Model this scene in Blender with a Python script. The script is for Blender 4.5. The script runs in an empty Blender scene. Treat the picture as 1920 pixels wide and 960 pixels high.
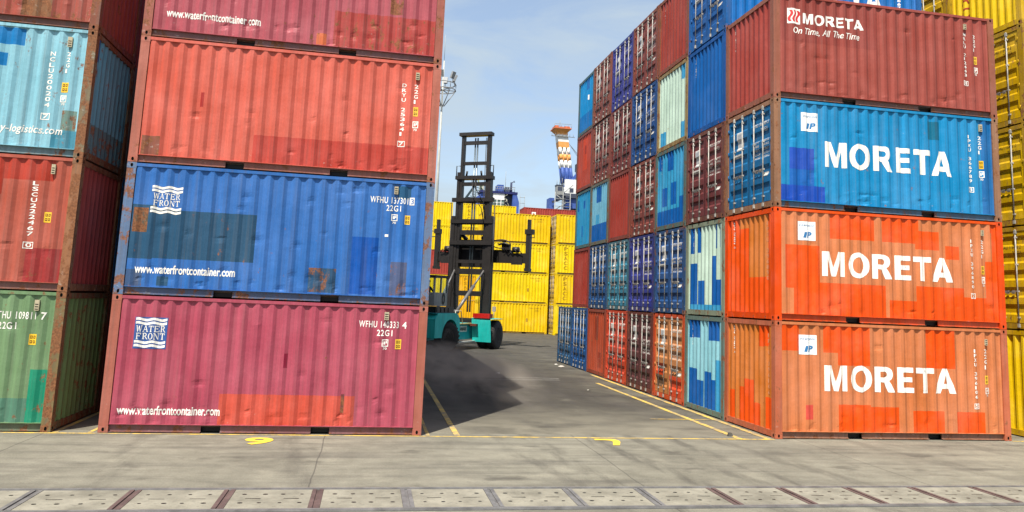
import bpy, bmesh, math, random
from mathutils import Vector, Matrix
R = math.radians
random.seed(7)
SC = bpy.context.scene
COL = SC.collection

# ------------------------------------------------------------------ camera
YAW, PITCH, ROLL = 0.1811, 0.1315, 0.0423
def cam_axes():
    ca, sa, cb, sb, cc, sc = math.cos(YAW), math.sin(YAW), math.cos(PITCH), math.sin(PITCH), math.cos(ROLL), math.sin(ROLL)
    f = Vector((sa*cb, ca*cb, sb)); r0 = Vector((ca, -sa, 0)); u0 = r0.cross(f)
    return cc*r0 + sc*u0, -sc*r0 + cc*u0, f
cr, cu, cf = cam_axes()
cd = bpy.data.cameras.new('camera')
cam = bpy.data.objects.new('camera', cd); COL.objects.link(cam)
cam.matrix_world = Matrix(((cr.x, cu.x, -cf.x, 4.8588), (cr.y, cu.y, -cf.y, -15.6486), (cr.z, cu.z, -cf.z, 2.7948), (0, 0, 0, 1)))
cd.sensor_width = 36; cd.lens = 1400.8/1920*36
cd.shift_y = -102.26/1920
cd.clip_start = 0.1; cd.clip_end = 6000
SC.camera = cam

# ------------------------------------------------------------------ sky, sun, exposure
SUN_DIR = Vector((-0.5335*math.cos(R(60.5)), -0.8458*math.cos(R(60.5)), math.sin(R(60.5))))   # towards the sun
W = bpy.data.worlds.new('World'); SC.world = W; W.use_nodes = True
nt = W.node_tree; nt.nodes.clear()
def N(t, kind, **kw):
    n = t.nodes.new(kind)
    for k, v in kw.items(): setattr(n, k, v)
    return n
out = N(nt, 'ShaderNodeOutputWorld'); bg = N(nt, 'ShaderNodeBackground')
sky = N(nt, 'ShaderNodeTexSky'); sky.sky_type = 'NISHITA'; sky.sun_disc = False
sky.sun_elevation = R(60.5); sky.sun_rotation = math.atan2(SUN_DIR.x, SUN_DIR.y)
sky.air_density = 1.0; sky.dust_density = 1.6; sky.ozone_density = 1.2; sky.altitude = 0
tc = N(nt, 'ShaderNodeTexCoord'); mp = N(nt, 'ShaderNodeMapping'); mp.inputs['Scale'].default_value = (1.2, 1.2, 5.0)
cn = N(nt, 'ShaderNodeTexNoise'); cn.inputs['Scale'].default_value = 2.6; cn.inputs['Detail'].default_value = 8; cn.inputs['Roughness'].default_value = 0.58
cn.inputs['Distortion'].default_value = 0.7
ramp = N(nt, 'ShaderNodeValToRGB'); ramp.color_ramp.elements[0].position = 0.40; ramp.color_ramp.elements[0].color = (0.30,)*3 + (1,)
ramp.color_ramp.elements[1].position = 0.70; ramp.color_ramp.elements[1].color = (1.0,)*3 + (1,)
mixc = N(nt, 'ShaderNodeMix', data_type='RGBA'); mixc.inputs['B'].default_value = (2.75, 3.25, 3.62, 1)
nt.links.new(tc.outputs['Generated'], mp.inputs['Vector']); nt.links.new(mp.outputs[0], cn.inputs['Vector'])
nt.links.new(cn.outputs['Fac'], ramp.inputs['Fac']); # haze is thick towards the horizon and thins out overhead
sxyz = N(nt, 'ShaderNodeSeparateXYZ'); nt.links.new(tc.outputs['Generated'], sxyz.inputs[0])
hz = N(nt, 'ShaderNodeMapRange'); hz.inputs[1].default_value = 0.5; hz.inputs[2].default_value = 0.95; hz.inputs[3].default_value = 1.0; hz.inputs[4].default_value = 0.30
nt.links.new(sxyz.outputs[2], hz.inputs[0])
mulf = N(nt, 'ShaderNodeMath', operation='MULTIPLY'); nt.links.new(ramp.outputs['Color'], mulf.inputs[0]); nt.links.new(hz.outputs[0], mulf.inputs[1])
nt.links.new(mulf.outputs[0], mixc.inputs['Factor'])
nt.links.new(sky.outputs[0], mixc.inputs['A']); nt.links.new(mixc.outputs['Result'], bg.inputs['Color'])
bg.inputs['Strength'].default_value = 0.125
nt.links.new(bg.outputs[0], out.inputs['Surface'])
sl = bpy.data.lights.new('sun', 'SUN'); sl.energy = 4.9; sl.angle = R(0.5); sl.color = (1.0, 0.945, 0.84)
so = bpy.data.objects.new('sun', sl); COL.objects.link(so)
so.rotation_euler = SUN_DIR.to_track_quat('Z', 'Y').to_euler(); so.location = (-20, -30, 60)
SC.view_settings.view_transform = 'Standard'; SC.view_settings.look = 'None'
SC.view_settings.exposure = 0.78; SC.view_settings.gamma = 1.0
SC.view_settings.use_curve_mapping = False
SC.cycles.max_bounces = 6; SC.cycles.volume_bounces = 1

# ------------------------------------------------------------------ colours and materials
def lin(c): c /= 255.0; return c/12.92 if c <= 0.04045 else ((c+0.055)/1.055)**2.4
def P(r, g, b, k=0.80, wear=0.25): return (lin(r)*k, lin(g)*k, lin(b)*k, wear)
def wear(c, w): return (c[0], c[1], c[2], w)

def mat_nodes(name):
    m = bpy.data.materials.new(name); m.use_nodes = True; t = m.node_tree; t.nodes.clear()
    o = N(t, 'ShaderNodeOutputMaterial'); b = N(t, 'ShaderNodeBsdfPrincipled'); t.links.new(b.outputs[0], o.inputs[0])
    return m, t, b
def noise(t, vec, scale, detail=5, rough=0.55, dist=0.0):
    n = N(t, 'ShaderNodeTexNoise'); n.inputs['Scale'].default_value = scale; n.inputs['Detail'].default_value = detail
    n.inputs['Roughness'].default_value = rough; n.inputs['Distortion'].default_value = dist
    t.links.new(vec, n.inputs['Vector']); return n.outputs['Fac']
def mapping(t, vec, sc, rot=(0, 0, 0), loc=(0, 0, 0)):
    n = N(t, 'ShaderNodeMapping'); n.inputs['Scale'].default_value = sc; n.inputs['Rotation'].default_value = rot; n.inputs['Location'].default_value = loc
    t.links.new(vec, n.inputs['Vector']); return n.outputs[0]
def mrange(t, v, a, b, c, d, clamp=True):
    n = N(t, 'ShaderNodeMapRange'); n.clamp = clamp
    for i, x in enumerate((a, b, c, d)): n.inputs[i+1].default_value = x
    t.links.new(v, n.inputs[0]); return n.outputs[0]
def math_(t, op, a, b=None):
    n = N(t, 'ShaderNodeMath', operation=op)
    for i, x in enumerate((a, b)):
        if x is None: continue
        if isinstance(x, (int, float)): n.inputs[i].default_value = x
        else: t.links.new(x, n.inputs[i])
    return n.outputs[0]
def mixcol(t, f, a, b, blend='MIX'):
    n = N(t, 'ShaderNodeMix', data_type='RGBA', blend_type=blend)
    for s, x in (('Factor', f), ('A', a), ('B', b)):
        if isinstance(x, (int, float)): n.inputs[s].default_value = x
        elif isinstance(x, tuple): n.inputs[s].default_value = x
        else: t.links.new(x, n.inputs[s])
    return n.outputs['Result']

def make_paint():
    m, t, b = mat_nodes('container_paint')
    at = N(t, 'ShaderNodeAttribute', attribute_name='paint')
    tcn = N(t, 'ShaderNodeTexCoord'); oi = N(t, 'ShaderNodeObjectInfo')
    off = N(t, 'ShaderNodeCombineXYZ')
    for i in range(3):
        t.links.new(math_(t, 'MULTIPLY', oi.outputs['Random'], (37.0, 53.0, 71.0)[i]), off.inputs[i])
    va = N(t, 'ShaderNodeVectorMath', operation='ADD'); t.links.new(tcn.outputs['Object'], va.inputs[0]); t.links.new(off.outputs[0], va.inputs[1])
    v = va.outputs[0]
    big = noise(t, v, 0.9, 5, 0.6)
    streak = noise(t, mapping(t, v, (9, 9, 0.55)), 1.0, 5, 0.62)
    fine = noise(t, v, 26, 5, 0.7)
    # sun-bleached and grimy patches
    val = math_(t, 'MULTIPLY', mrange(t, big, 0.25, 0.75, 0.86, 1.14), mrange(t, streak, 0.25, 0.75, 0.80, 1.13))
    val = math_(t, 'MULTIPLY', val, mrange(t, fine, 0.3, 0.7, 0.95, 1.05))
    hsv = N(t, 'ShaderNodeHueSaturation'); t.links.new(val, hsv.inputs['Value']); t.links.new(at.outputs['Color'], hsv.inputs['Color'])
    t.links.new(mrange(t, big, 0.25, 0.8, 1.06, 0.93), hsv.inputs['Saturation'])
    col = hsv.outputs[0]
    # grime running down
    g = math_(t, 'MULTIPLY', mrange(t, noise(t, mapping(t, v, (16, 16, 0.35), loc=(3, 5, 2)), 1.0, 6, 0.65), 0.50, 0.74, 0, 1), math_(t, 'MULTIPLY', at.outputs['Alpha'], 0.95))
    col = mixcol(t, g, col, (0.10, 0.085, 0.07, 1))
    # chips and scuffs down to pale primer
    ch = noise(t, mapping(t, v, (7, 7, 12), loc=(8, 1, 4)), 1.0, 7, 0.72)
    sz = N(t, 'ShaderNodeSeparateXYZ'); t.links.new(tcn.outputs['Object'], sz.inputs[0])
    band = math_(t, 'MAXIMUM', mrange(t, sz.outputs[2], .85, .25, 0, 1), mrange(t, math_(t, 'ABSOLUTE', math_(t, 'SUBTRACT', sz.outputs[2], 2.1)), .0, .4, .7, 0))
    thr = math_(t, 'SUBTRACT', math_(t, 'SUBTRACT', 0.735, math_(t, 'MULTIPLY', at.outputs['Alpha'], 0.12)), math_(t, 'MULTIPLY', band, .045))
    chip = mrange(t, math_(t, 'SUBTRACT', ch, thr), 0.0, 0.03, 0, 0.65)
    pale = mixcol(t, 0.45, col, (0.50, 0.47, 0.42, 1))
    col = mixcol(t, chip, col, pale)
    # rust
    ru = noise(t, mapping(t, v, (5, 5, 3.2)), 1.0, 9, 0.72)
    thr2 = math_(t, 'SUBTRACT', 0.755, math_(t, 'MULTIPLY', at.outputs['Alpha'], 0.34))
    rs = mrange(t, math_(t, 'SUBTRACT', ru, thr2), 0.0, 0.05, 0, 0.9)
    rcol = mixcol(t, mrange(t, fine, 0.35, 0.65, 0, 1), (0.10, 0.038, 0.018, 1), (0.26, 0.105, 0.045, 1))
    col = mixcol(t, rs, col, rcol)
    t.links.new(col, b.inputs['Base Color'])
    t.links.new(mrange(t, rs, 0, 1, 0.52, 0.88), b.inputs['Roughness'])
    b.inputs['Specular IOR Level'].default_value = 0.22
    bp = N(t, 'ShaderNodeBump'); bp.inputs['Distance'].default_value = 0.03; bp.inputs['Strength'].default_value = 0.45
    hgt = math_(t, 'ADD', noise(t, v, 2.3, 4, 0.6), math_(t, 'MULTIPLY', fine, 0.10))
    t.links.new(hgt, bp.inputs['Height']); t.links.new(bp.outputs[0], b.inputs['Normal'])
    return m
PAINT = make_paint()

def simple_mat(name, c, rough=0.5, metal=0.0, var=0.2, scale=6, bump=0.0):
    m, t, b = mat_nodes(name)
    tcn = N(t, 'ShaderNodeTexCoord')
    f = noise(t, tcn.outputs['Object'], scale, 6, 0.6)
    k1 = tuple(x*(1-var) for x in c[:3]) + (1,); k2 = tuple(min(1, x*(1+var)) for x in c[:3]) + (1,)
    t.links.new(mixcol(t, mrange(t, f, 0.3, 0.7, 0, 1), k1, k2), b.inputs['Base Color'])
    b.inputs['Roughness'].default_value = rough; b.inputs['Metallic'].default_value = metal
    if bump:
        bp = N(t, 'ShaderNodeBump'); bp.inputs['Distance'].default_value = bump; bp.inputs['Strength'].default_value = 0.5
        t.links.new(f, bp.inputs['Height']); t.links.new(bp.outputs[0], b.inputs['Normal'])
    return m
GALV = simple_mat('galvanised_steel', (0.33, 0.315, 0.285), 0.75, 0.0, 0.35, 9)
CYLM = simple_mat('grey_cylinder_steel', (0.13, 0.125, 0.12), 0.45, 0.2, 0.3, 5)
HANDM = simple_mat('dull_handle_steel', (0.20, 0.185, 0.17), 0.6, 0.2, 0.4, 9)
MASTM = simple_mat('greasy_black_steel', (0.014, 0.011, 0.0095), 0.5, 0.1, 0.4, 3)
RUBBER = simple_mat('tyre_rubber', (0.02, 0.019, 0.018), 0.85, 0, 0.35, 4)
GLASSM, gt, gb = mat_nodes('cab_glass')
gb.inputs['Base Color'].default_value = (0.8, 0.9, 0.88, 1); gb.inputs['Roughness'].default_value = 0.02; gb.inputs['Transmission Weight'].default_value = 1.0; gb.inputs['IOR'].default_value = 1.1
YLINE, yt, yb = mat_nodes('yellow_road_paint')
_tc = N(yt, 'ShaderNodeTexCoord'); _n = noise(yt, _tc.outputs['Object'], 7, 8, 0.7)
_n2 = noise(yt, _tc.outputs['Object'], 1.3, 5, 0.6)
_w = mrange(yt, math_(yt, 'ADD', _n, math_(yt, 'MULTIPLY', _n2, 0.7)), 0.72, 0.98, 0, 0.92)
yt.links.new(mixcol(yt, _w, (0.60, 0.40, 0.06, 1), (0.17, 0.15, 0.12, 1)), yb.inputs['Base Color']); yb.inputs['Roughness'].default_value = 0.8
YDIG = simple_mat('fresh_yellow_paint', (0.66, 0.45, 0.04), 0.7, 0, 0.15, 8)

def ground_mat(name, dark, light, apron):
    m, t, b = mat_nodes(name)
    tcn = N(t, 'ShaderNodeTexCoord'); v = tcn.outputs['Object']
    n1 = noise(t, v, 0.35, 6, 0.6, 0.5); n2 = noise(t, v, 2.2, 7, 0.65); n3 = noise(t, v, 45, 4, 0.7)
    f = math_(t, 'ADD', math_(t, 'MULTIPLY', n1, 0.55), math_(t, 'MULTIPLY', n2, 0.45))
    col = mixcol(t, mrange(t, f, 0.34, 0.66, 0, 1), dark, light)
    # tyre sweeps and drag marks
    if apron:
        s1 = noise(t, mapping(t, v, (0.32, 2.6, 1), rot=(0, 0, R(32))), 1.0, 6, 0.6, 0.4)
        s2 = noise(t, mapping(t, v, (0.25, 3.4, 1), rot=(0, 0, R(4)), loc=(4, 2, 0)), 1.0, 6, 0.62, 0.3)
    else:
        s1 = noise(t, mapping(t, v, (2.6, 0.16, 1), rot=(0, 0, R(7))), 1.0, 6, 0.6, 0.3)
        s2 = noise(t, mapping(t, v, (1.5, 0.35, 1), rot=(0, 0, R(-24)), loc=(4, 2, 0)), 1.0, 6, 0.62, 0.4)
    col = mixcol(t, mrange(t, s1, 0.47, 0.70, 0, 0.50 if apron else 0.62), col, (0.055, 0.050, 0.046, 1))
    col = mixcol(t, mrange(t, s2, 0.50, 0.72, 0, 0.26 if apron else 0.45), col, (0.07, 0.062, 0.055, 1))
    col = mixcol(t, mrange(t, noise(t, v, 1.1, 5, 0.6), 0.60, 0.78, 0, 0.4 if apron else 0.22), col, (0.27, 0.25, 0.19, 1))
    # long curved tyre marks of the handlers turning out of the aisle
    vd = N(t, 'ShaderNodeVectorMath', operation='DISTANCE'); t.links.new(v, vd.inputs[0]); vd.inputs[1].default_value = (30.5, 1.5, 0)
    rr = math_(t, 'ADD', vd.outputs['Value'], math_(t, 'MULTIPLY', math_(t, 'SUBTRACT', noise(t, v, .5, 3), .5), .9))
    brk = mrange(t, noise(t, mapping(t, v, (3.0, .5, 1), loc=(1, 6, 3)), 1.0, 6, .65), .40, .62, 0, 1)
    for r0, wd, am in ((19.3, .22, .55), (20.0, .20, .5), (20.9, .30, .55), (22.3, .22, .6), (23.0, .18, .45), (18.2, .25, .4), (15.0, .3, .35), (12.4, .3, .35), (27.0, .25, .35), (29.6, .3, .35)):
        ring = mrange(t, math_(t, 'ABSOLUTE', math_(t, 'SUBTRACT', rr, r0)), wd*.4, wd, am, 0)
        col = mixcol(t, math_(t, 'MULTIPLY', ring, brk), col, (0.045, 0.040, 0.035, 1))
    val = mrange(t, n3, 0.3, 0.7, 0.80, 1.20)
    hs = N(t, 'ShaderNodeHueSaturation'); t.links.new(col, hs.inputs['Color']); t.links.new(val, hs.inputs['Value']); col = hs.outputs[0]
    # grit: a salt-and-pepper of fine aggregate and short scrapes
    sc = noise(t, mapping(t, v, (3.5, 22, 1), rot=(0, 0, R(6))), 1.0, 5, 0.7)
    col = mixcol(t, mrange(t, sc, 0.60, 0.72, 0, 0.28 if apron else 0.5), col, (0.05, 0.045, 0.036, 1))
    sc2 = noise(t, mapping(t, v, (5, 16, 1), rot=(0, 0, R(-30)), loc=(7, 3, 0)), 1.0, 5, 0.7)
    col = mixcol(t, mrange(t, sc2, 0.62, 0.74, 0, 0.40 if apron else 0.16), col, (0.30, 0.28, 0.21, 1))
    # small dark spots, oil
    sp = noise(t, mapping(t, v, (5, 9, 1)), 1.0, 3, 0.5)
    col = mixcol(t, mrange(t, sp, 0.70, 0.78, 0, 0.6), col, (0.045, 0.04, 0.035, 1))
    oil = noise(t, mapping(t, v, (.9, 1.6, 1), loc=(2, 9, 0)), 1.0, 5, 0.55)
    col = mixcol(t, mrange(t, oil, 0.60, 0.70, 0, 0.55), col, (0.05, 0.045, 0.038, 1))
    if not apron:
        # dust and cement tracked in from the apron, thinning out along the aisle; more of it at the foot of the right block
        sx = N(t, 'ShaderNodeSeparateXYZ'); t.links.new(v, sx.inputs[0])
        nb = noise(t, mapping(t, v, (.5, .8, 1), rot=(0, 0, R(-20))), 1.0, 6, 0.62, .5)
        d1 = math_(t, 'MULTIPLY', mrange(t, sx.outputs[1], 0.2, 5.2, 1, 0), mrange(t, nb, .34, .62, .20, 1))
        d2 = math_(t, 'MULTIPLY', math_(t, 'MULTIPLY', mrange(t, sx.outputs[0], 11.2, 13.4, 0, .55), mrange(t, nb, .38, .62, 0, 1)), mrange(t, sx.outputs[1], -1, 30, 1, .2))
        col = mixcol(t, math_(t, 'MAXIMUM', d1, d2), col, (0.19, 0.174, 0.132, 1))
    if apron:
        sx = N(t, 'ShaderNodeSeparateXYZ'); t.links.new(v, sx.inputs[0])
        w = math_(t, 'MULTIPLY', math_(t, 'SUBTRACT', noise(t, v, 0.8, 3), 0.5), 0.10)
        j = math_(t, 'ABSOLUTE', math_(t, 'SUBTRACT', math_(t, 'MODULO', math_(t, 'ADD', math_(t, 'ADD', sx.outputs[0], w), 51.7+2.54), 5.08), 2.54))
        col = mixcol(t, mrange(t, j, 0.006, 0.016, 0.65, 0), col, (0.05, 0.045, 0.04, 1))
    t.links.new(col, b.inputs['Base Color']); b.inputs['Roughness'].default_value = 0.9; b.inputs['Specular IOR Level'].default_value = 0.25
    bp = N(t, 'ShaderNodeBump'); bp.inputs['Distance'].default_value = 0.01; bp.inputs['Strength'].default_value = 0.5
    t.links.new(math_(t, 'ADD', n3, math_(t, 'MULTIPLY', n2, 1.5)), bp.inputs['Height']); t.links.new(bp.outputs[0], b.inputs['Normal'])
    return m
ASPHALT = ground_mat('worn_asphalt', (0.032, 0.029, 0.025, 1), (0.066, 0.060, 0.049, 1), False)
CONCRETE = ground_mat('stained_concrete', (0.118, 0.111, 0.086, 1), (0.218, 0.205, 0.160, 1), True)

# ------------------------------------------------------------------ mesh helpers
class MB:
    def __init__(s): s.v = []; s.f = []; s.c = []; s.sm = []
    def quad(s, pts, col, smooth=False):
        i = len(s.v); s.v += [tuple(p) for p in pts]; s.f.append(tuple(range(i, i+len(pts)))); s.c.append(col); s.sm.append(smooth)
    def box(s, x0, x1, y0, y1, z0, z1, col, top=None):
        i = len(s.v)
        s.v += [(x0,y0,z0),(x1,y0,z0),(x1,y1,z0),(x0,y1,z0),(x0,y0,z1),(x1,y0,z1),(x1,y1,z1),(x0,y1,z1)]
        for f in ((0,3,2,1),(4,5,6,7),(0,1,5,4),(1,2,6,5),(2,3,7,6),(3,0,4,7)):
            s.f.append(tuple(i+k for k in f)); s.c.append(col); s.sm.append(False)
    def obox(s, c, ax, half, col):
        # oriented box: centre, three axis vectors, half sizes
        c = Vector(c); a = [Vector(x).normalized()*h for x, h in zip(ax, half)]
        i = len(s.v)
        for dz in (-1, 1):
            for dx, dy in ((-1,-1),(1,-1),(1,1),(-1,1)): s.v.append(tuple(c + a[0]*dx + a[1]*dy + a[2]*dz))
        for f in ((0,3,2,1),(4,5,6,7),(0,1,5,4),(1,2,6,5),(2,3,7,6),(3,0,4,7)):
            s.f.append(tuple(i+k for k in f)); s.c.append(col); s.sm.append(False)
    def beam(s, p0, p1, w, h, col):
        p0, p1 = Vector(p0), Vector(p1); d = p1-p0
        up = Vector((0,0,1)) if abs(d.normalized().z) < 0.95 else Vector((0,1,0))
        x = d.cross(up).normalized(); y = x.cross(d).normalized()
        s.obox((p0+p1)/2, (d, x, y), (d.length/2, w/2, h/2), col)
    def tube(s, pts, r, col, n=8, r1=None, cap=True):
        pts = [Vector(p) for p in pts]; base = len(s.v); m = len(pts)
        for k, p in enumerate(pts):
            d = (pts[min(k+1, m-1)] - pts[max(k-1, 0)]).normalized()
            a = d.cross(Vector((0,0,1)) if abs(d.z) < 0.9 else Vector((1,0,0))).normalized(); b = d.cross(a)
            rr = r if r1 is None else r + (r1-r)*k/(m-1)
            for j in range(n):
                t = 2*math.pi*j/n; s.v.append(tuple(p + a*math.cos(t)*rr + b*math.sin(t)*rr))
        for k in range(m-1):
            for j in range(n):
                q = (base+k*n+j, base+k*n+(j+1)%n, base+(k+1)*n+(j+1)%n, base+(k+1)*n+j)
                s.f.append(q); s.c.append(col); s.sm.append(True)
        if cap:
            for k in (0, m-1):
                s.f.append(tuple(base+k*n+j for j in range(n))); s.c.append(col); s.sm.append(False)
    def lathe(s, prof, n, col, axis='x', c=(0,0,0), smooth=True):
        base = len(s.v)
        for (h, r) in prof:
            for j in range(n):
                t = 2*math.pi*j/n
                p = (h, r*math.cos(t), r*math.sin(t)) if axis == 'x' else (r*math.cos(t), r*math.sin(t), h)
                s.v.append((p[0]+c[0], p[1]+c[1], p[2]+c[2]))
        for k in range(len(prof)-1):
            for j in range(n):
                s.f.append((base+k*n+j, base+k*n+(j+1)%n, base+(k+1)*n+(j+1)%n, base+(k+1)*n+j)); s.c.append(col); s.sm.append(smooth)
        for k in (0, len(prof)-1):
            if prof[k][1] > 1e-4: s.f.append(tuple(base+k*n+j for j in range(n))); s.c.append(col); s.sm.append(False)
    def prism(s, poly, d, col, z0=0.0):
        # poly in (x,y), extruded by d along z
        i = len(s.v); n = len(poly)
        s.v += [(p[0], p[1], z0) for p in poly] + [(p[0], p[1], z0+d) for p in poly]
        s.f.append(tuple(i+k for k in range(n-1, -1, -1))); s.f.append(tuple(i+n+k for k in range(n)))
        for k in range(n): s.f.append((i+k, i+(k+1)%n, i+n+(k+1)%n, i+n+k))
        s.c += [col]*(n+2); s.sm += [False]*(n+2)
    def mesh(s, name, mat=None):
        me = bpy.data.meshes.new(name); me.from_pydata(s.v, [], s.f)
        if s.f:
            a = me.color_attributes.new('paint', 'FLOAT_COLOR', 'CORNER'); buf = []
            for f, c in zip(s.f, s.c):
                c4 = tuple(c) if len(c) == 4 else tuple(c)+(0.2,)
                buf += list(c4)*len(f)
            a.data.foreach_set('color', buf)
            me.polygons.foreach_set('use_smooth', s.sm)
        me.materials.append(mat or PAINT)
        bm = bmesh.new(); bm.from_mesh(me); bmesh.ops.recalc_face_normals(bm, faces=bm.faces); bm.to_mesh(me); bm.free()
        return me
    def build(s, name, parent=None, mat=None, loc=None):
        return place(s.mesh(name, mat), name, parent, loc)

def place(me, name, parent=None, loc=None):
    o = bpy.data.objects.new(name, me); COL.objects.link(o)
    if parent: o.parent = parent
    if loc: o.location = loc
    return o
def empty(name, loc, rz=0.0):
    o = bpy.data.objects.new(name, None); COL.objects.link(o); o.location = loc; o.rotation_euler = (0, 0, rz); o.empty_display_size = 0.3
    return o
def tag(o, label=None, cat=None, group=None, kind=None):
    if label: o['label'] = label
    if cat: o['category'] = cat
    if group: o['group'] = group
    if kind: o['kind'] = kind
    return o

# ------------------------------------------------------------------ lettering
DEPS = None
def font_mesh(body, bold=0.0, align='LEFT', spacing=1.0, line=1.0):
    cu_ = bpy.data.curves.new('lettering', 'FONT'); cu_.body = body; cu_.size = 1.0; cu_.offset = bold; cu_.align_x = align
    cu_.space_character = spacing; cu_.space_line = line; cu_.resolution_u = 3
    o = bpy.data.objects.new('tmp_lettering', cu_)
    me = bpy.data.meshes.new_from_object(o)
    bpy.data.objects.remove(o); bpy.data.curves.remove(cu_)
    v = [(p.co.x, p.co.y) for p in me.vertices]; f = [tuple(p.vertices) for p in me.polygons]
    bpy.data.meshes.remove(me)
    return v, f
def poly_mesh(loops):
    cu_ = bpy.data.curves.new('lettering', 'CURVE'); cu_.dimensions = '2D'; cu_.fill_mode = 'BOTH'
    for lp in loops:
        sp = cu_.splines.new('POLY'); sp.points.add(len(lp)-1); sp.use_cyclic_u = True
        for k, p in enumerate(lp): sp.points[k].co = (p[0], p[1], 0, 1)
    o = bpy.data.objects.new('tmp_lettering', cu_)
    me = bpy.data.meshes.new_from_object(o)
    bpy.data.objects.remove(o); bpy.data.curves.remove(cu_)
    v = [(p.co.x, p.co.y) for p in me.vertices]; f = [tuple(p.vertices) for p in me.polygons]
    bpy.data.meshes.remove(me)
    return v, f
def arc(cx, cy, rx, ry, a0, a1, n): return [(cx+rx*math.cos(R(a0+(a1-a0)*k/n)), cy+ry*math.sin(R(a0+(a1-a0)*k/n))) for k in range(n+1)]
BLACK = {
 'M': (1.12, [[(0,0),(0,1),(.35,1),(.56,.36),(.77,1),(1.12,1),(1.12,0),(.88,0),(.88,.70),(.65,0),(.47,0),(.24,.70),(.24,0)]]),
 'O': (1.06, [arc(.53,.5,.53,.525,0,345,23), arc(.53,.5,.27,.335,0,340,17)]),
 'R': (1.00, [[(0,0),(0,1),(.55,1)] + arc(.58,.71,.31,.29,80,-62,10) + [(1.0,0),(.69,0),(.46,.38),(.265,.40),(.265,0)], [(.265,.58),(.265,.81),(.52,.81)] + arc(.53,.695,.11,.115,80,-80,6) + [(.5,.58)]]),
 'E': (.80, [[(0,0),(0,1),(.78,1),(.78,.80),(.265,.80),(.265,.61),(.72,.61),(.72,.42),(.265,.42),(.265,.20),(.80,.20),(.80,0)]]),
 'T': (.90, [[(.315,0),(.315,.78),(0,.78),(0,1),(.90,1),(.90,.78),(.585,.78),(.585,0)]]),
 'A': (1.08, [[(0,0),(.39,1),(.69,1),(1.08,0),(.79,0),(.72,.19),(.36,.19),(.29,0)], [(.435,.39),(.645,.39),(.54,.72)]]),
}
def black_word(word):
    loops = []; x = 0
    for c in word:
        w, lps = BLACK[c]
        loops += [[(p[0]+x, p[1]) for p in lp] for lp in lps]; x += w + (0.06 if c == 'T' else .17)
    return poly_mesh(loops)
def fit(vf, u0, z0, w=None, h=None, shear=0.0):
    v, f = vf
    xs = [p[0] for p in v]; ys = [p[1] for p in v]
    bw, bh = max(xs)-min(xs), max(ys)-min(ys)
    sx = (w/bw) if w else h/bh; sy = (h/bh) if h else w/bw
    return [(u0+(p[0]-min(xs))*sx + shear*(p[1]-min(ys))*sy, z0+(p[1]-min(ys))*sy) for p in v], f
def rect_vf(u0, u1, z0, z1): return [(u0,z0),(u1,z0),(u1,z1),(u0,z1)], [(0,1,2,3)]

class Surf:
    """A wall: position along u, height z -> a 3D point; ucuts/zcuts are its creases."""
    def __init__(s, point, ucuts, zcuts): s.point, s.ucuts, s.zcuts = point, ucuts, zcuts
def drape(items, surf, name, parent, proud=0.004):
    """items: (verts2d, faces, colour, layer).  Cut at the creases of the wall and lay it on the paint."""
    mb = MB()
    for (v, f, col, layer) in items:
        bm = bmesh.new(); bv = [bm.verts.new((p[0], p[1], 0)) for p in v]
        for q in f:
            try: bm.faces.new([bv[k] for k in q])
            except ValueError: pass
        us = [p[0] for p in v]; zs = [p[1] for p in v]
        for c in surf.ucuts:
            if min(us) < c < max(us): bmesh.ops.bisect_plane(bm, geom=bm.verts[:]+bm.edges[:]+bm.faces[:], plane_co=(c,0,0), plane_no=(1,0,0), dist=1e-5)
        for c in surf.zcuts:
            if min(zs) < c < max(zs): bmesh.ops.bisect_plane(bm, geom=bm.verts[:]+bm.edges[:]+bm.faces[:], plane_co=(0,c,0), plane_no=(0,1,0), dist=1e-5)
        bm.verts.index_update(); i0 = len(mb.v)
        mb.v += [tuple(surf.point(p.co.x, p.co.y, proud + 0.002*layer)) for p in bm.verts]
        for q in bm.faces: mb.f.append(tuple(i0+w.index for w in q.verts)); mb.c.append(col); mb.sm.append(False)
        bm.free()
    if not mb.f: return None
    return mb.build(name, parent)

# ------------------------------------------------------------------ containers
CL, CW, CH = 6.058, 2.438, 2.591
HX, HY = CL/2, CW/2
DARK = (0.012, 0.011, 0.010, 0.0)
RUSTY = (0.20, 0.095, 0.055, 0.75)
WHITE = (0.80, 0.77, 0.70, 0.36)
TYEL = (0.75, 0.46, 0.03, 0.15)

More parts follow.
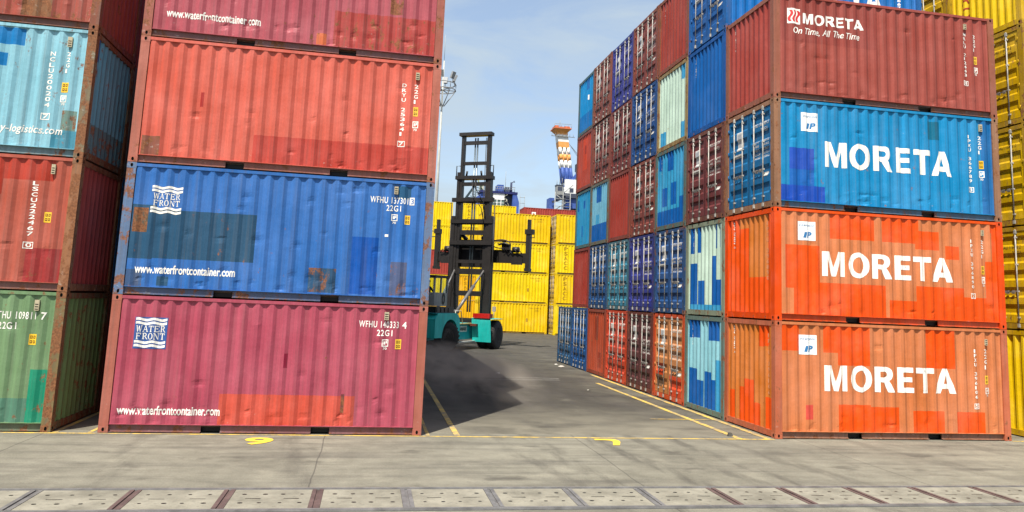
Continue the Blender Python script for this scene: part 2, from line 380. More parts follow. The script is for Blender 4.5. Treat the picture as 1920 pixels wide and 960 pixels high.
def casting_mesh(col):
    mb = MB(); lx, ly, lz = 0.178, 0.162, 0.118
    def face(o, a, b, na, nb, nrm):
        # a quad with an oval hole opening on a dark pocket
        o, a, b, nrm = Vector(o), Vector(a), Vector(b), Vector(nrm)
        outer = [(-na,-nb),(0,-nb),(na,-nb),(na,0),(na,nb),(0,nb),(-na,nb),(-na,0)]
        ang = [225,270,315,0,45,90,135,180]
        ra, rb = 0.026, 0.039
        inner = [(ra*math.cos(R(t)), rb*math.sin(R(t))) for t in ang]
        P3 = lambda p, d=0: tuple(o + a*p[0] + b*p[1] - nrm*d)
        for k in range(8):
            k2 = (k+1) % 8
            mb.quad([P3(outer[k]), P3(outer[k2]), P3(inner[k2]), P3(inner[k])], col)
            mb.quad([P3(inner[k]), P3(inner[k2]), P3(inner[k2], .035), P3(inner[k], .035)], DARK)
        mb.quad([P3(q, .035) for q in inner], DARK)
    face((0,-ly/2,0),(1,0,0),(0,0,1),lx/2,lz/2,(0,-1,0)); face((0,ly/2,0),(1,0,0),(0,0,1),lx/2,lz/2,(0,1,0))
    face((-lx/2,0,0),(0,1,0),(0,0,1),ly/2,lz/2,(-1,0,0)); face((lx/2,0,0),(0,1,0),(0,0,1),ly/2,lz/2,(1,0,0))
    for z in (-lz/2, lz/2): mb.quad([(-lx/2,-ly/2,z),(lx/2,-ly/2,z),(lx/2,ly/2,z),(-lx/2,ly/2,z)], col)
    me = mb.mesh('corner_casting'); return me
CACHE = {}
def cached(key, fn):
    if key not in CACHE: CACHE[key] = fn()
    return CACHE[key]

def profile(u0, u1, pitch, d_out, d_in):
    """trapezoid corrugation: list of (u, depth)"""
    n = max(1, round((u1-u0)/pitch)); p = (u1-u0)/n; pr = []
    for k in range(n):
        a = u0 + k*p
        for fr, d in ((0.13, d_out), (0.37, d_out), (0.63, d_in), (0.87, d_in)): pr.append((a+fr*p, d))
    return [(u0, d_out)] + pr + [(u1, d_out)] if False else [(u0, (d_out+d_in)/2)] + pr + [(u1, (d_out+d_in)/2)]
SU0, SU1, SZ0, SZ1 = 0.178, CL-0.178, 0.158, 2.520
SPROF = profile(SU0, SU1, 0.278, 0.010, 0.046)
EU0, EU1 = 0.165, CW-0.165
EPROF = profile(EU0, EU1, 0.235, 0.012, 0.058)
def interp(pr, u):
    if u <= pr[0][0]: return pr[0][1]
    for (a, da), (b, db) in zip(pr, pr[1:]):
        if u <= b: return da + (db-da)*(u-a)/(b-a)
    return pr[-1][1]

def wall_mesh(name, prof, z0, z1, base, patches, to3d, dents=None, zsub=1):
    zs = sorted({z0, z1} | {min(max(z, z0), z1) for p in patches for z in (p[2], p[3])} | {z0+(z1-z0)*k/zsub for k in range(1, zsub)})
    zz = [zs[0]]
    for z in zs[1:]:
        if z-zz[-1] > 0.004: zz.append(z)
    zs = zz; mb = MB()
    # the corrugation closes on a flat strip under the top rail and above the bottom rail
    depth = lambda u, d, z: d + (dents(u, z) if dents else 0.0)
    n = len(zs)
    for (u, d) in prof:
        for z in zs: mb.v.append(tuple(to3d(u, z, depth(u, d, z))))
    for i in range(len(prof)-1):
        um = (prof[i][0]+prof[i+1][0])/2
        for j in range(n-1):
            zm = (zs[j]+zs[j+1])/2; c = base
            for p in patches:
                if p[0] <= um <= p[1] and p[2] <= zm <= p[3]: c = p[4]
            mb.f.append((i*n+j, (i+1)*n+j, (i+1)*n+j+1, i*n+j+1)); mb.c.append(c); mb.sm.append(False)
    return mb.mesh(name), zs

def dent_fn(seed, amount, n):
    rnd = random.Random(seed); ds = []
    for k in range(n):
        low = rnd.random() < 0.65
        ds.append((rnd.uniform(0.3, CL-0.3), rnd.uniform(0.2, 0.5) if low else rnd.uniform(0.5, 2.35), rnd.uniform(0.03, 0.10), rnd.uniform(0.03, 0.085), amount*rnd.uniform(0.4, 1.0)*(1 if rnd.random() < 0.8 else -0.5)))
    def f(u, z):
        s = 0
        for (a, b, ra, rb, h) in ds:
            q = ((u-a)/ra)**2 + ((z-b)/rb)**2
            if q < 6: s += h*math.exp(-q)
        edge = min(1.0, (z-SZ0)/0.05, (SZ1-z)/0.05, (u-SU0)/0.1, (SU1-u)/0.1)
        return max(s, -0.007)*max(0.0, edge)
    return f

def side_to3d(sgn):
    # front (sgn -1) faces -y, u runs +x;  back faces +y
    return lambda u, z, d: (u-HX, sgn*(HY-d), z)
def end_to3d(sgn):
    # sgn -1: end facing -x, v runs +y from the front
    return lambda v, z, d: (sgn*(HX-d), v-HY, z)

def door_mesh(base, patches, v0, v1):
    """one leaf of a door, corrugated across; v along y, faces -x"""
    mb = MB(); z0, z1 = 0.17, 2.45; d0, d1 = 0.022, 0.058
    fr = 0.07
    T = lambda v, z, d: (-(HX-d), v-HY, z)
    def c_at(v, z):
        c = base
        for p in patches:
            if p[0] <= v <= p[1] and p[2] <= z <= p[3]: c = p[4]
        return c
    zp = []
    n = 5; a = z0+fr; p = (z1-z0-2*fr)/n
    zp.append((a, d0))
    for k in range(n):
        b = a+k*p
        for f_, d in ((0.30, d0), (0.42, d1), (0.80, d1), (0.92, d0)): zp.append((b+f_*p, d))
    zp.append((z1-fr, d0))
    extra = sorted({q for pp in patches for q in (pp[2], pp[3])})
    zl = []
    for (za, da), (zb, db) in zip(zp, zp[1:]):
        zl.append((za, da))
        for e in extra:
            if za+.004 < e < zb-.004: zl.append((e, da+(db-da)*(e-za)/(zb-za)))
    zl.append(zp[-1])
    vs = sorted({v0+fr, v1-fr} | {min(max(q, v0+fr), v1-fr) for pp in patches for q in (pp[0], pp[1])})
    for (za, da), (zb, db) in zip(zl, zl[1:]):
        for va, vb in zip(vs, vs[1:]):
            mb.quad([T(va,za,da), T(vb,za,da), T(vb,zb,db), T(va,zb,db)], c_at((va+vb)/2, (za+zb)/2))
    # side cheeks of the recesses, then the square frame of the leaf
    for v in (v0+fr, v1-fr):
        for (za, da), (zb, db) in zip(zl, zl[1:]):
            if max(da, db) > d0+1e-4: mb.quad([T(v,za,d0), T(v,zb,d0), T(v,zb,db), T(v,za,da)], base)
    for (a_, b_, c_, d_) in ((v0, v0+fr, z0, z1), (v1-fr, v1, z0, z1), (v0+fr, v1-fr, z0, z0+fr), (v0+fr, v1-fr, z1-fr, z1)):
        mb.quad([T(a_,c_,d0-.001), T(b_,c_,d0-.001), T(b_,d_,d0-.001), T(a_,d_,d0-.001)], c_at((a_+b_)/2, (c_+d_)/2))
    # black gasket edge round the leaf
    for (a_, b_, c_, d_) in ((v0-.012, v0, z0-.012, z1+.012), (v1, v1+.012, z0-.012, z1+.012), (v0, v1, z0-.012, z0), (v0, v1, z1, z1+.012)):
        mb.quad([T(a_,c_,d0+.004), T(b_,c_,d0+.004), T(b_,d_,d0+.004), T(a_,d_,d0+.004)], DARK)
    # door hinges knuckles are separate; the leaf has a back so it is solid
    mb.quad([T(v0,z0,.075), T(v1,z0,.075), T(v1,z1,.075), T(v0,z1,.075)], base)
    zpro = [(z, d) for z, d in zl]
    return mb.mesh('door'), zpro

def bar_mesh(v):
    mb = MB(); x = -(HX+0.004); y = v-HY; g = (0.5, 0.49, 0.46, 0.3)
    mb.tube([(x, y, 0.075), (x, y, 2.50)], 0.0155, g, 8)
    for z in (0.30, 0.95, 1.62, 2.30): mb.box(x-.012, x+.03, y-.030, y+.030, z-.018, z+.018, g)
    for z in (0.10, 2.44): mb.box(x-.022, x+.03, y-.028, y+.028, z-.045, z+.045, g)
    return mb.mesh('locking_bar', GALV)
def handle_mesh(v, s):
    mb = MB(); x = -(HX+0.03); y = v-HY; g = (0.4, 0.39, 0.36, 0.3)
    mb.beam((x+.012, y, 0.95), (x+.012, y+s*.36, 0.92), 0.012, 0.024, g); mb.box(x+.01, x+.05, y+s*.30-.03, y+s*.30+.03, .89, .97, g)
    return mb.mesh('handle', HANDM)
def hinge_mesh(v, z, col):
    mb = MB(); x = -(HX-0.006); y = v-HY
    mb.tube([(x+.004, y, z-.05), (x+.004, y, z+.05)], 0.014, col, 6); mb.box(x+.002, x+.014, y-.05, y+.05, z-.03, z+.03, col)
    return mb.mesh('hinge')

def frame_parts(root, base, frame, doorx, lite=False):
    """posts, castings, rails, roof and floor. doorx: True when the -x end has doors"""
    fk = tuple(round(x, 3) for x in frame); bk = tuple(round(x, 3) for x in base)
    def post():
        mb = MB(); mb.box(-.085, .085, -.08, .08, 0.118, CH-.123, frame); return mb.mesh('corner_post')
    pm = cached(('post', fk), post)
    cm = cached(('cast', fk), lambda: casting_mesh(wear(frame, min(1, frame[3]+.15))))
    for sx in (-1, 1):
        for sy in (-1, 1):
            if lite and sy > 0: continue
            place(pm, 'corner_post', root, (sx*(HX-.087), sy*(HY-.082), 0))
            for z in (0.0605, CH-.0635): place(cm, 'corner_casting', root, (sx*(HX-.089), sy*(HY-.081), z))
    def trail():
        mb = MB(); mb.box(-HX+.178, HX-.178, -.030, .030, 2.512, 2.574, base); return mb.mesh('top_rail')
    kr = .85 if base[3] <= .11 else .35      # rail colour mixes in grey-brown and recess shade; low-wear boxes keep more paint
    gr = tuple(base[i]*kr+(1-kr)*(.115, .101, .086)[i] for i in range(3)) + (.6 if kr < .5 else .35,)
    def brail():
        mb = MB()
        # recessed channel with two forklift pockets
        for (a, b) in ((-HX+.178, -1.21), (-.85, .85), (1.21, HX-.178)):
            mb.box(a, b, .050, .08, 0.026, 0.151, gr)
            mb.box(a, b, .010, .08, 0.014, 0.025, wear(gr, .8))
        for a in (-1.21, .85):
            mb.box(a, a+.36, .14, .15, 0.02, 0.151, DARK); mb.box(a, a+.36, .03, .14, 0.135, 0.152, gr)
        mb.box(-HX+.178, HX-.178, -.002, .07, 0.153, 0.164, wear(base, .45))
        return mb.mesh('bottom_rail')
    tm = cached(('trail', bk), trail); bm_ = cached(('brail', bk), brail)
    for s in (-1, 1):
        place(tm, 'top_rail', root, (0, s*(HY-.032), 0))
        o = place(bm_, 'bottom_rail', root, (0, s*(HY-.004), 0)); o.rotation_euler = (0, 0, 0 if s < 0 else math.pi)
    def header():
        mb = MB(); mb.box(.004, .09, -HY+.163, HY-.163, 2.462, 2.572, frame); return mb.mesh('end_header')
    def sill():
        mb = MB(); mb.box(.006, .09, -HY+.163, HY-.163, 0.02, 0.156, frame)
        for k in range(4):
            y = -.80+k*.53; mb.box(-.002, .006, y-.03, y+.03, 0.03, 0.09, wear(frame, .7))
        return mb.mesh('end_sill')
    hm = cached(('head', fk), header); sm = cached(('sill', fk), sill)
    for s in (-1, 1):
        for me, nm in ((hm, 'end_header'), (sm, 'end_sill')):
            o = place(me, nm, root, (s*HX, 0, 0)); o.rotation_euler = (0, 0, 0 if s < 0 else math.pi)
    def roof():
        mb = MB(); n = 40; x0 = -HX+.09
        w = (CL-.18)/n
        for k in range(n):
            za = 2.566 if k % 2 else 2.548; mb.quad([(x0+k*w, -HY+.064, za), (x0+k*w+w, -HY+.064, za), (x0+k*w+w, HY-.064, za), (x0+k*w, HY-.064, za)], base)
            zb = 2.548 if k % 2 else 2.566
            if k < n-1: mb.quad([(x0+k*w+w, -HY+.064, za), (x0+k*w+w, HY-.064, za), (x0+k*w+w, HY-.064, zb), (x0+k*w+w, -HY+.064, zb)], base)
        return mb.mesh('roof')
    place(cached(('roof', bk), roof), 'roof', root)
    def floor():
        mb = MB(); mb.box(-HX+.1, HX-.1, -HY+.12, HY-.12, 0.10, 0.15, (0.05, 0.035, 0.02, .4)); return mb.mesh('floor')
    place(cached('floor', floor), 'floor', root)

def container(x0, y0, level, base, frame=None, doors=None, left_doors=False, patches=(), end_patches=(), right_patches=(), dents=0, seed=0,
              door_cols=None, door_marks=True, name='shipping_container', end_base=None):
    """x0: left edge, y0: front edge, level: 1 on the ground. left_doors: door end faces -x."""
    frame = frame or wear(base, .45)
    root = empty(name, (x0+HX, y0+HY, (level-1)*CH + 0.009))
    frame_parts(root, base, frame, left_doors)
    bk = tuple(round(x, 3) for x in base)
    dn = dent_fn(seed, 0.024, int(dents*2.4)) if dents else None
    t3 = side_to3d(-1)
    if patches or dents:
        wm, zs = wall_mesh('side_wall', SPROF, SZ0, SZ1, base, list(patches), t3, dn, 44 if dents else 1)
    else:
        wm, zs = cached(('side-', bk), lambda: wall_mesh('side_wall', SPROF, SZ0, SZ1, base, [], t3))
    place(wm, 'side_wall', root)
    place(cached(('side+', bk), lambda: wall_mesh('side_wall', SPROF, SZ0, SZ1, base, [], side_to3d(1)))[0], 'side_wall', root)
    def spoint(u, z, proud):
        d = interp(SPROF, u) + (dn(u, z) if dn else 0); return (u-HX, -(HY-d)-proud, z)
    root_surf = Surf(spoint, [p[0] for p in SPROF], zs if dents else [])
    eb = end_base or base; ek = tuple(round(x, 3) for x in eb)
    # right (+x) end: plain corrugated wall
    if right_patches: em = wall_mesh('end_wall', EPROF, 0.158, 2.462, eb, list(right_patches), end_to3d(1))[0]
    else: em = cached(('end+', ek), lambda: wall_mesh('end_wall', EPROF, 0.158, 2.462, eb, [], end_to3d(1)))[0]
    place(em, 'end_wall', root)
    surfs = {'side': root_surf}
    if left_doors:
        dc = door_cols or (base, base)
        mid = CW/2
        for k, (v0, v1) in enumerate(((0.172, mid-.012), (mid+.012, CW-.172))):
            dk = tuple(round(x, 3) for x in dc[k])
            if end_patches: dm, zp = door_mesh(dc[k], [p for p in end_patches], v0, v1)
            else: dm, zp = cached(('door', k, dk), lambda: door_mesh(dc[k], [], v0, v1))
            d = place(dm, 'door', root)
            bars = (0.50, 0.93) if k == 0 else (1.51, 1.94)
            for v in bars:
                place(cached(('bar', v), lambda: bar_mesh(v)), 'locking_bar', d)
                place(cached(('hand', v), lambda: handle_mesh(v, 1 if k == 1 and v < 1.7 or k == 0 and v < .7 else -1)), 'handle', d)
            for z in (0.42, 1.0, 1.62, 2.22):
                place(cached(('hinge', k, z, dk), lambda: hinge_mesh(.165 if k == 0 else CW-.165, z, wear(dc[k], .5))), 'hinge', d)
            def dpoint(v, z, proud, zp=zp): return (-(HX-interp(zp, z))-proud, v-HY, z)
            surfs['door%d' % k] = (Surf(dpoint, [], [z for z, _ in zp]), d)
    else:
        if end_patches: em = wall_mesh('end_wall', EPROF, 0.158, 2.462, eb, list(end_patches), end_to3d(-1))[0]
        else: em = cached(('end-', ek), lambda: wall_mesh('end_wall', EPROF, 0.158, 2.462, eb, [], end_to3d(-1)))[0]
        e = place(em, 'end_wall', root)
        def epoint(v, z, proud): return (-(HX-interp(EPROF, v))-proud, v-HY, z)
        surfs['end'] = (Surf(epoint, [p[0] for p in EPROF], []), e)
    return root, surfs

def flipv(vf, w=CW):
    """on the -x end the text reads from back to front"""
    return [(w-p[0], p[1]) for p in vf[0]], [tuple(reversed(q)) for q in vf[1]]

def yellow_tag(u0, u1, z0, z1):
    w, h = u1-u0, z1-z0; it = [(*rect_vf(u0, u1, z0, z1), TYEL, 0)]; ink = (0.12, 0.06, 0.01, .2)
    for r_ in (0.58, 0.14):
        for c_ in (0.14, 0.55): it.append((*rect_vf(u0+w*c_, u0+w*(c_+.30), z0+h*r_, z0+h*(r_+.28)), ink, 1))
        for c_ in (0.22, 0.63): it.append((*rect_vf(u0+w*c_, u0+w*(c_+.13), z0+h*(r_+.09), z0+h*(r_+.19)), TYEL, 2))
    return it
def check_tag(u0, u1, z0, z1, ink):
    w, h = u1-u0, z1-z0; it = [(*rect_vf(u0, u1, z0+h*.3, z1), WHITE, 0)]
    it.append((*rect_vf(u0+w*.14, u0+w*.86, z0+h*.40, z0+h*.90), wear(ink, .1), 1))
    it.append((*rect_vf(u0+w*.24, u0+w*.55, z0+h*.50, z0+h*.80), WHITE, 2)); it.append((*rect_vf(u0+w*.62, u0+w*.80, z0+h*.62, z0+h*.84), WHITE, 2))
    it.append((*fit(font_mesh('70', .02), u0+w*.2, z0, w=w*.6, h=h*.22), WHITE, 0)); return it
def stack_code(s, u0, u1, z0, z1, boxed=True):
    """letters one under another"""
    n = len(s); it = []; step = (z1-z0)/n
    for k, ch in enumerate(s):
        if ch == ' ': continue
        zt = z1 - (k+1)*step
        it.append((*fit(font_mesh(ch, .015), u0, zt+step*.12, w=(u1-u0)*(.45 if ch in '1I' else 1), h=step*.74), WHITE, 0))
    if boxed:
        a = (u1-u0)*.22; zt = z1-n*step
        for r_ in ((u0-a, u1+a, zt-.015, zt), (u0-a, u1+a, zt+step-.01, zt+step+.005), (u0-a-.012, u0-a, zt-.015, zt+step+.005), (u1+a, u1+a+.012, zt-.015, zt+step+.005)):
            it.append((*rect_vf(*r_), WHITE, 0))
    return it
def wave(u0, u1, z, amp, th, periods=2.0, n=24):
    top = [(u0+(u1-u0)*k/n, z+th/2+amp*math.sin(2*math.pi*periods*k/n+.6)) for k in range(n+1)]
    bot = [(p[0], p[1]-th) for p in top]
    v = top+bot; return v, [(k, k+1, n+1+k+1, n+1+k) for k in range(n)]
def serif_letter(ch):
    """strokes of a roman capital in a unit box: (quad, layer)"""
    q = []
    def st(x0, y0, x1, y1, t, ly): q.append(([(x0-t/2,y0),(x0+t/2,y0),(x1+t/2,y1),(x1-t/2,y1)], ly))
    def bar(x0, x1, y, t=.09, ly=2): q.append(([(x0,y-t/2),(x1,y-t/2),(x1,y+t/2),(x0,y+t/2)], ly))
    def drop(x, y0, y1, ly=3): q.append(([(x-.05,y0),(x+.05,y0),(x+.05,y1),(x-.05,y1)], ly))
    if ch == 'W':
        st(.27,0,.08,1,.15,0); st(.27,0,.5,.95,.08,1); st(.74,0,.5,.95,.15,2); st(.74,0,.94,1,.08,3); bar(-.04,.24,.96,.08,4); bar(.80,1.04,.96,.08,4)
    if ch == 'A':
        st(.13,0,.5,1,.08,0); st(.87,0,.5,1,.17,1); bar(.26,.74,.34,.08,2); bar(.0,.27,.04,.08,3); bar(.68,1.02,.04,.08,3)
    if ch == 'T': st(.5,0,.5,1,.18,0); bar(.04,.96,.95,.10,1); drop(.08,.72,.98); drop(.92,.72,.98); bar(.30,.70,.04,.08,4)
    if ch in 'EF':
        st(.22,0,.22,1,.18,0); bar(.06,.88,.95,.10,1); bar(.22,.68,.52,.08,1); drop(.86,.74,.98,2); drop(.66,.42,.62,3)
        if ch == 'E': bar(.06,.92,.05,.10,1); drop(.90,.02,.28,2)
        else: bar(.06,.46,.04,.08,1)
    if ch == 'R': 
        st(.22,0,.22,1,.18,0); bar(.06,.52,.95,.09,1); bar(.22,.52,.50,.08,1); bar(.06,.42,.04,.08,1); st(.92,0,.50,.50,.17,2); bar(.80,1.02,.04,.08,3)
        o, i_ = arc(.50,.725,.34,.27,90,-90,8), arc(.48,.725,.18,.18,90,-90,8)
        for k in range(8): q.append(([i_[k], o[k], o[k+1], i_[k+1]], 4))
    if ch == 'N': st(.16,0,.16,1,.08,0); st(.84,0,.20,1,.17,1); st(.84,0,.84,1,.08,2); bar(.0,.30,.96,.08,3); bar(.0,.34,.04,.08,3); bar(.68,1.0,.96,.08,3)
    if ch == 'O':
        o, i_ = arc(.5,.5,.47,.52,0,360,20), arc(.5,.5,.27,.44,0,360,20)
        for k in range(20): q.append(([i_[k], o[k], o[k+1], i_[k+1]], 0))
    return q
def serif_word(word, u0, z0, w, h, col, layer):
    it = []; step = w/len(word)
    for k, ch in enumerate(word):
        for pts, ly in serif_letter(ch): it.append(([(u0+step*(k+.04+.92*p[0]), z0+h*p[1]) for p in pts], [(0,1,2,3)], col, layer+ly*.18))
    return it
def water_logo(u0, u1, z0, z1, boxed):
    it = []; w, h = u1-u0, z1-z0
    if boxed: it.append((*rect_vf(u0, u1, z0, z1), (0.035, 0.085, 0.26, .2), 0))
    ly = 1 if boxed else 0; p = 0.03*w if boxed else 0
    for z in (0.925, 0.805, 0.205, 0.085): it.append((*wave(u0+p, u1-p, z0+h*z, .014, .047), WHITE, ly))
    for wd, zb in (('WATER', .53), ('FRONT', .295)): it += serif_word(wd, u0+w*.06, z0+h*zb, w*.88, h*.20, WHITE, ly+.2)
    return it
def pool_logo(u0, u1, z0, z1):
    w, h = u1-u0, z1-z0; blue = (0.03, 0.16, 0.36, .1); it = [(*rect_vf(u0, u1, z0, z1), (0.74, 0.74, 0.72, .1), 0)]
    it.append((*fit(font_mesh('interpool', .0), u0+w*.08, z0+h*.70, w=w*.84, h=h*.17), blue, 1))
    it.append((*fit(font_mesh('ı', .0), u0+w*.5, z0+h*.56, h=h*.08), blue, 1))
    it.append(([(u0+w*.28, z0+h*.14), (u0+w*.44, z0+h*.14), (u0+w*.52, z0+h*.44), (u0+w*.36, z0+h*.44)], [(0, 1, 2, 3)], blue, 1))
    it.append((*fit(font_mesh('P', .05), u0+w*.50, z0+h*.14, w=w*.27, h=h*.32, shear=.22), blue, 1))
    return it
def stripes_logo(u0, u1, z0, z1):
    w, h = u1-u0, z1-z0; it = [(*rect_vf(u0, u1, z0, z1), WHITE, 0)]; red = (0.50, 0.03, 0.03, .15)
    for k in range(3):
        a = u0+w*(.08+.30*k); n = 8
        l = [(a+w*.10*math.sin(math.pi*2*j/n)*-1+w*.05, z0+h*(.12+.76*j/n)) for j in range(n+1)]; r_ = [(p[0]+w*.19, p[1]) for p in l]
        it.append((l+r_, [(j, n+1+j, n+2+j, j+1) for j in range(n)], red, 1))
    return it
DOORW = (0.58, 0.56, 0.52, 0.5)
PLATE = (0.42, 0.36, 0.24, .4)
def vent(u0, u1, z0, z1): return [(*rect_vf(u0, u1, z0, z1), PLATE, 1), (*rect_vf(u0+.01, u1-.01, z0+.02, z0+.06), DARK, 2)]
def vent_box(root, u0, u1, z0, z1):
    mb = MB(); mb.box(u0-HX, u1-HX, -(HY+.012), -(HY-.03), z0, z1, PLATE)
    for k in range(3): mb.box(u0-HX+.012, u1-HX-.012, -(HY+.015), -(HY+.011), z0+.02+k*.045, z0+.035+k*.045, DARK)
    return mb.build('vent', root)

# ================================================================== GROUND
def sheet(name, x0, x1, y0, y1, z, mat):
    mb = MB(); mb.quad([(x0,y0,z),(x1,y0,z),(x1,y1,z),(x0,y1,z)], (.2,.2,.2,.2))
    return tag(mb.build(name, None, mat), kind='structure')
sheet('ground', -2500, 2500, -2500, 3500, 0.0, ASPHALT)
mb = MB()
for (x0, x1, y0, y1) in ((-90, 110, -4.20, 0.30), (-90, 110, -60, -5.36)): mb.quad([(x0,y0,.004),(x1,y0,.004),(x1,y1,.004),(x0,y1,.004)], (.2,)*4)
tag(mb.build('concrete_apron', None, CONCRETE), kind='structure')
# painted lines
mb = MB()
def gline(x0, y0, x1, y1, w, z=.009):
    d = Vector((x1-x0, y1-y0, 0)); n = Vector((-d.y, d.x, 0)).normalized()*w/2
    L = d.length; k = max(1, int(L/1.5))
    for i in range(k):
        a = Vector((x0, y0, z))+d*i/k; b = Vector((x0, y0, z))+d*(i+1)/k
        mb.quad([a-n, b-n, b+n, a+n], (.5,.4,.1,.2))
gline(-14, -.065, 13.02, -.065, .085); gline(19.9, -.02, 30, -.02, .09)
gline(13.0, -.02, 13.0, 10.5, .14); gline(13.68, -.02, 13.68, 13.5, .14, .0095); gline(13.02, -.065, 13.80, -.065, .10, .0092)
gline(11.92, 2.56, 13.64, 2.56, .07, .0098)
gline(6.80, .02, 6.86, 20, .12); gline(6.20, .02, 6.22, 20, .07)
gline(-.74, .0, -.74, 9, .09); gline(-.14, .0, -.14, 9, .07)
tag(mb.build('ground_markings', None, YLINE), kind='structure')
mb = MB()
WLINE = simple_mat('faded_white_road_paint', (0.34, 0.33, 0.31), 0.8, 0, 0.35, 9)
gline(8.2, 10.7, 11.8, 11.2, .06); gline(8.3, 11.9, 11.9, 11.7, .05)
tag(mb.build('faded_ground_lines', None, WLINE), kind='structure')
def digit(ch, x, y, w, h, label):
    SEVEN = [(0,.80),(0,1),(.72,1),(.92,.93),(1,.74),(.96,.52),(.70,0),(.42,0),(.62,.46),(.67,.62),(.60,.74),(.42,.80)]
    v, f = fit(poly_mesh([SEVEN]) if ch == '7' else font_mesh(ch, .03), x, y, w=w, h=h)
    m_ = MB(); m_.v = [(p[0], p[1], .012) for p in v]; m_.f = list(f); m_.c = [(.6,.4,.05,.2)]*len(f); m_.sm = [False]*len(f)
    return tag(m_.build('painted_number', None, YDIG), label, 'number')
digit('9', 2.74, -1.04, .52, .68, 'yellow number 9 painted on the concrete before the plum container')
digit('7', 9.62, -.86, .50, .66, 'yellow number 7 painted on the concrete at the aisle mouth')

# trench with its covers
IRON = simple_mat('rusted_trench_steel', (0.10, 0.065, 0.058), 0.7, 0.2, 0.4, 4)
IRON2 = simple_mat('grey_trench_steel', (0.15, 0.145, 0.14), 0.6, 0.3, 0.35, 4)
SLAB, _t, _b = mat_nodes('pale_cover_concrete')
_v = N(_t, 'ShaderNodeTexCoord').outputs['Object']
_c = mixcol(_t, mrange(_t, noise(_t, _v, 1.7, 7, .65), .35, .65, 0, 1), (0.135, 0.125, 0.095, 1), (0.245, 0.228, 0.178, 1))
_c = mixcol(_t, mrange(_t, noise(_t, mapping(_t, _v, (7, 11, 1)), 1.0, 6, .7), .56, .72, 0, .7), _c, (0.07, 0.062, 0.05, 1))
_c = mixcol(_t, mrange(_t, noise(_t, _v, 40, 3, .7), .62, .72, 0, .5), _c, (0.06, 0.055, 0.045, 1))
_t.links.new(_c, _b.inputs['Base Color']); _b.inputs['Roughness'].default_value = .92
mb = MB(); mb.quad([(-90,-5.36,.001),(110,-5.36,.001),(110,-4.2,.001),(-90,-4.2,.001)], (.05,)*4)
tag(mb.build('trench_bed', None, IRON2), kind='structure')
for (ya, yb, nm) in ((-4.30, -4.19, 'far'), (-5.37, -5.25, 'near')):
    mb = MB(); mb.box(-60, 90, ya, yb, 0.002, 0.022, (.2,)*4); mb.box(-60, 90, ya+.03, yb-.03, .022, .030, (.2,)*4)
    o = mb.build('edge_rail', None, IRON2)
    tag(o, 'long grey steel edge rail along the far side of the trench covers' if nm == 'far' else 'long steel edge rail along the near side of the trench covers', 'rail')
xs = [-2.95, -1.77, -.59, .68, 1.91, 3.13, 4.32, 5.55, 6.76, 7.95, 9.08, 10.27, 11.45, 12.62, 13.80, 14.95, 16.1]
for k, x in enumerate(xs):
    mb = MB(); mb.box(x-.075, x-.02, -5.25, -4.30, .002, .026, (.2,)*4); mb.box(x+.02, x+.075, -5.25, -4.30, .002, .026, (.2,)*4); mb.box(x-.02, x+.02, -5.25, -4.30, .002, .010, (.2,)*4)
    o = mb.build('trench_bar', None, IRON if k in (4,5,6,11,12,13,14,15) else IRON2)
    where = {3: 'first from the left edge', 4: 'second from the left edge', 5: 'beneath the painted 9, with a dark slot', 6: 'right of the painted 9', 7: 'below the right part of the plum container', 8: 'below the aisle mouth, grey', 9: 'left of the painted 7', 10: 'below the painted 7, dark beside it', 11: 'right of the painted 7', 12: 'below the orange corner', 13: 'right below the orange corner', 14: 'second from the right edge'}.get(k)
    tag(o, ('steel divider bar between trench covers, ' + where) if where else 'steel divider bar between trench covers beyond the frame', 'divider bar', 'divider bars between trench covers')
def cover(x0, x1, seed):
    rnd = random.Random(seed); mb = MB(); c = (.3,.3,.3,.2); w = x1-x0
    mb.box(x0, x1, -5.245, -4.305, .002, .020, c)
    m2 = mb
    for fx in (.14, .40, .62, .88):
        for y in (-4.55, -4.98):
            cx = x0+w*fx+rnd.uniform(-.02, .02); r_ = rnd.uniform(.018, .028)
            m2.quad([(cx+r_*1.3*math.cos(R(t)), y+r_*math.sin(R(t)), .0225) for t in range(0, 360, 45)], DARK)
    for fx in (.27, .75):
        a = x0+w*fx-.09; m2.quad([(a, -4.775, .0225), (a+.2, -4.785+rnd.uniform(-.01,.01), .0225), (a+.2, -4.765, .0225), (a, -4.762, .0225)], DARK)
    o = mb.build('trench_cover', None, SLAB); o.data.materials.append(PAINT)
    for p in o.data.polygons:
        if p.index >= 6: p.material_index = 1
    return o
for k, (a, b) in enumerate(zip(xs, xs[1:])):
    o = cover(a+.078, b-.078, k)
    where = {2: 'cut by the left edge of the photo', 3: 'between the first two bars at the left', 4: 'below the left half of the plum container', 5: 'below the painted 9', 6: 'below the right half of the plum container', 7: 'below the right corner of the plum container', 8: 'at the middle of the aisle mouth', 9: 'right of the aisle middle', 10: 'below the painted 7', 11: 'just right of the painted 7', 12: 'between the painted 7 and the orange corner', 13: 'below the orange corner', 14: 'at the lower right'}.get(k)
    tag(o, ('pale pitted concrete trench cover ' + where) if where else 'pale pitted concrete trench cover beyond the frame edge', 'trench cover', 'concrete covers along the trench')

# ================================================================== FRONT CONTAINERS
XL, XF, XR, XN, ROW = 0.0, -6.867, 13.855, 20.763, 2.475
FS = 0.66      # sunlit photo colour -> paint colour for the long faces
def side_marks(root, S, items, name='lettering'): return drape(items, S['side'], name, root)
def std_marks(code=None, code_box=None, size=None, size_box=None, yel=None, chk=None, ink=(.2,.05,.05)):
    it = []
    if code: it += stack_code(code, *code_box)
    if size: it += stack_code(size, *size_box, boxed=False)
    return it
G_FRONT = 'containers stacked in the front row'

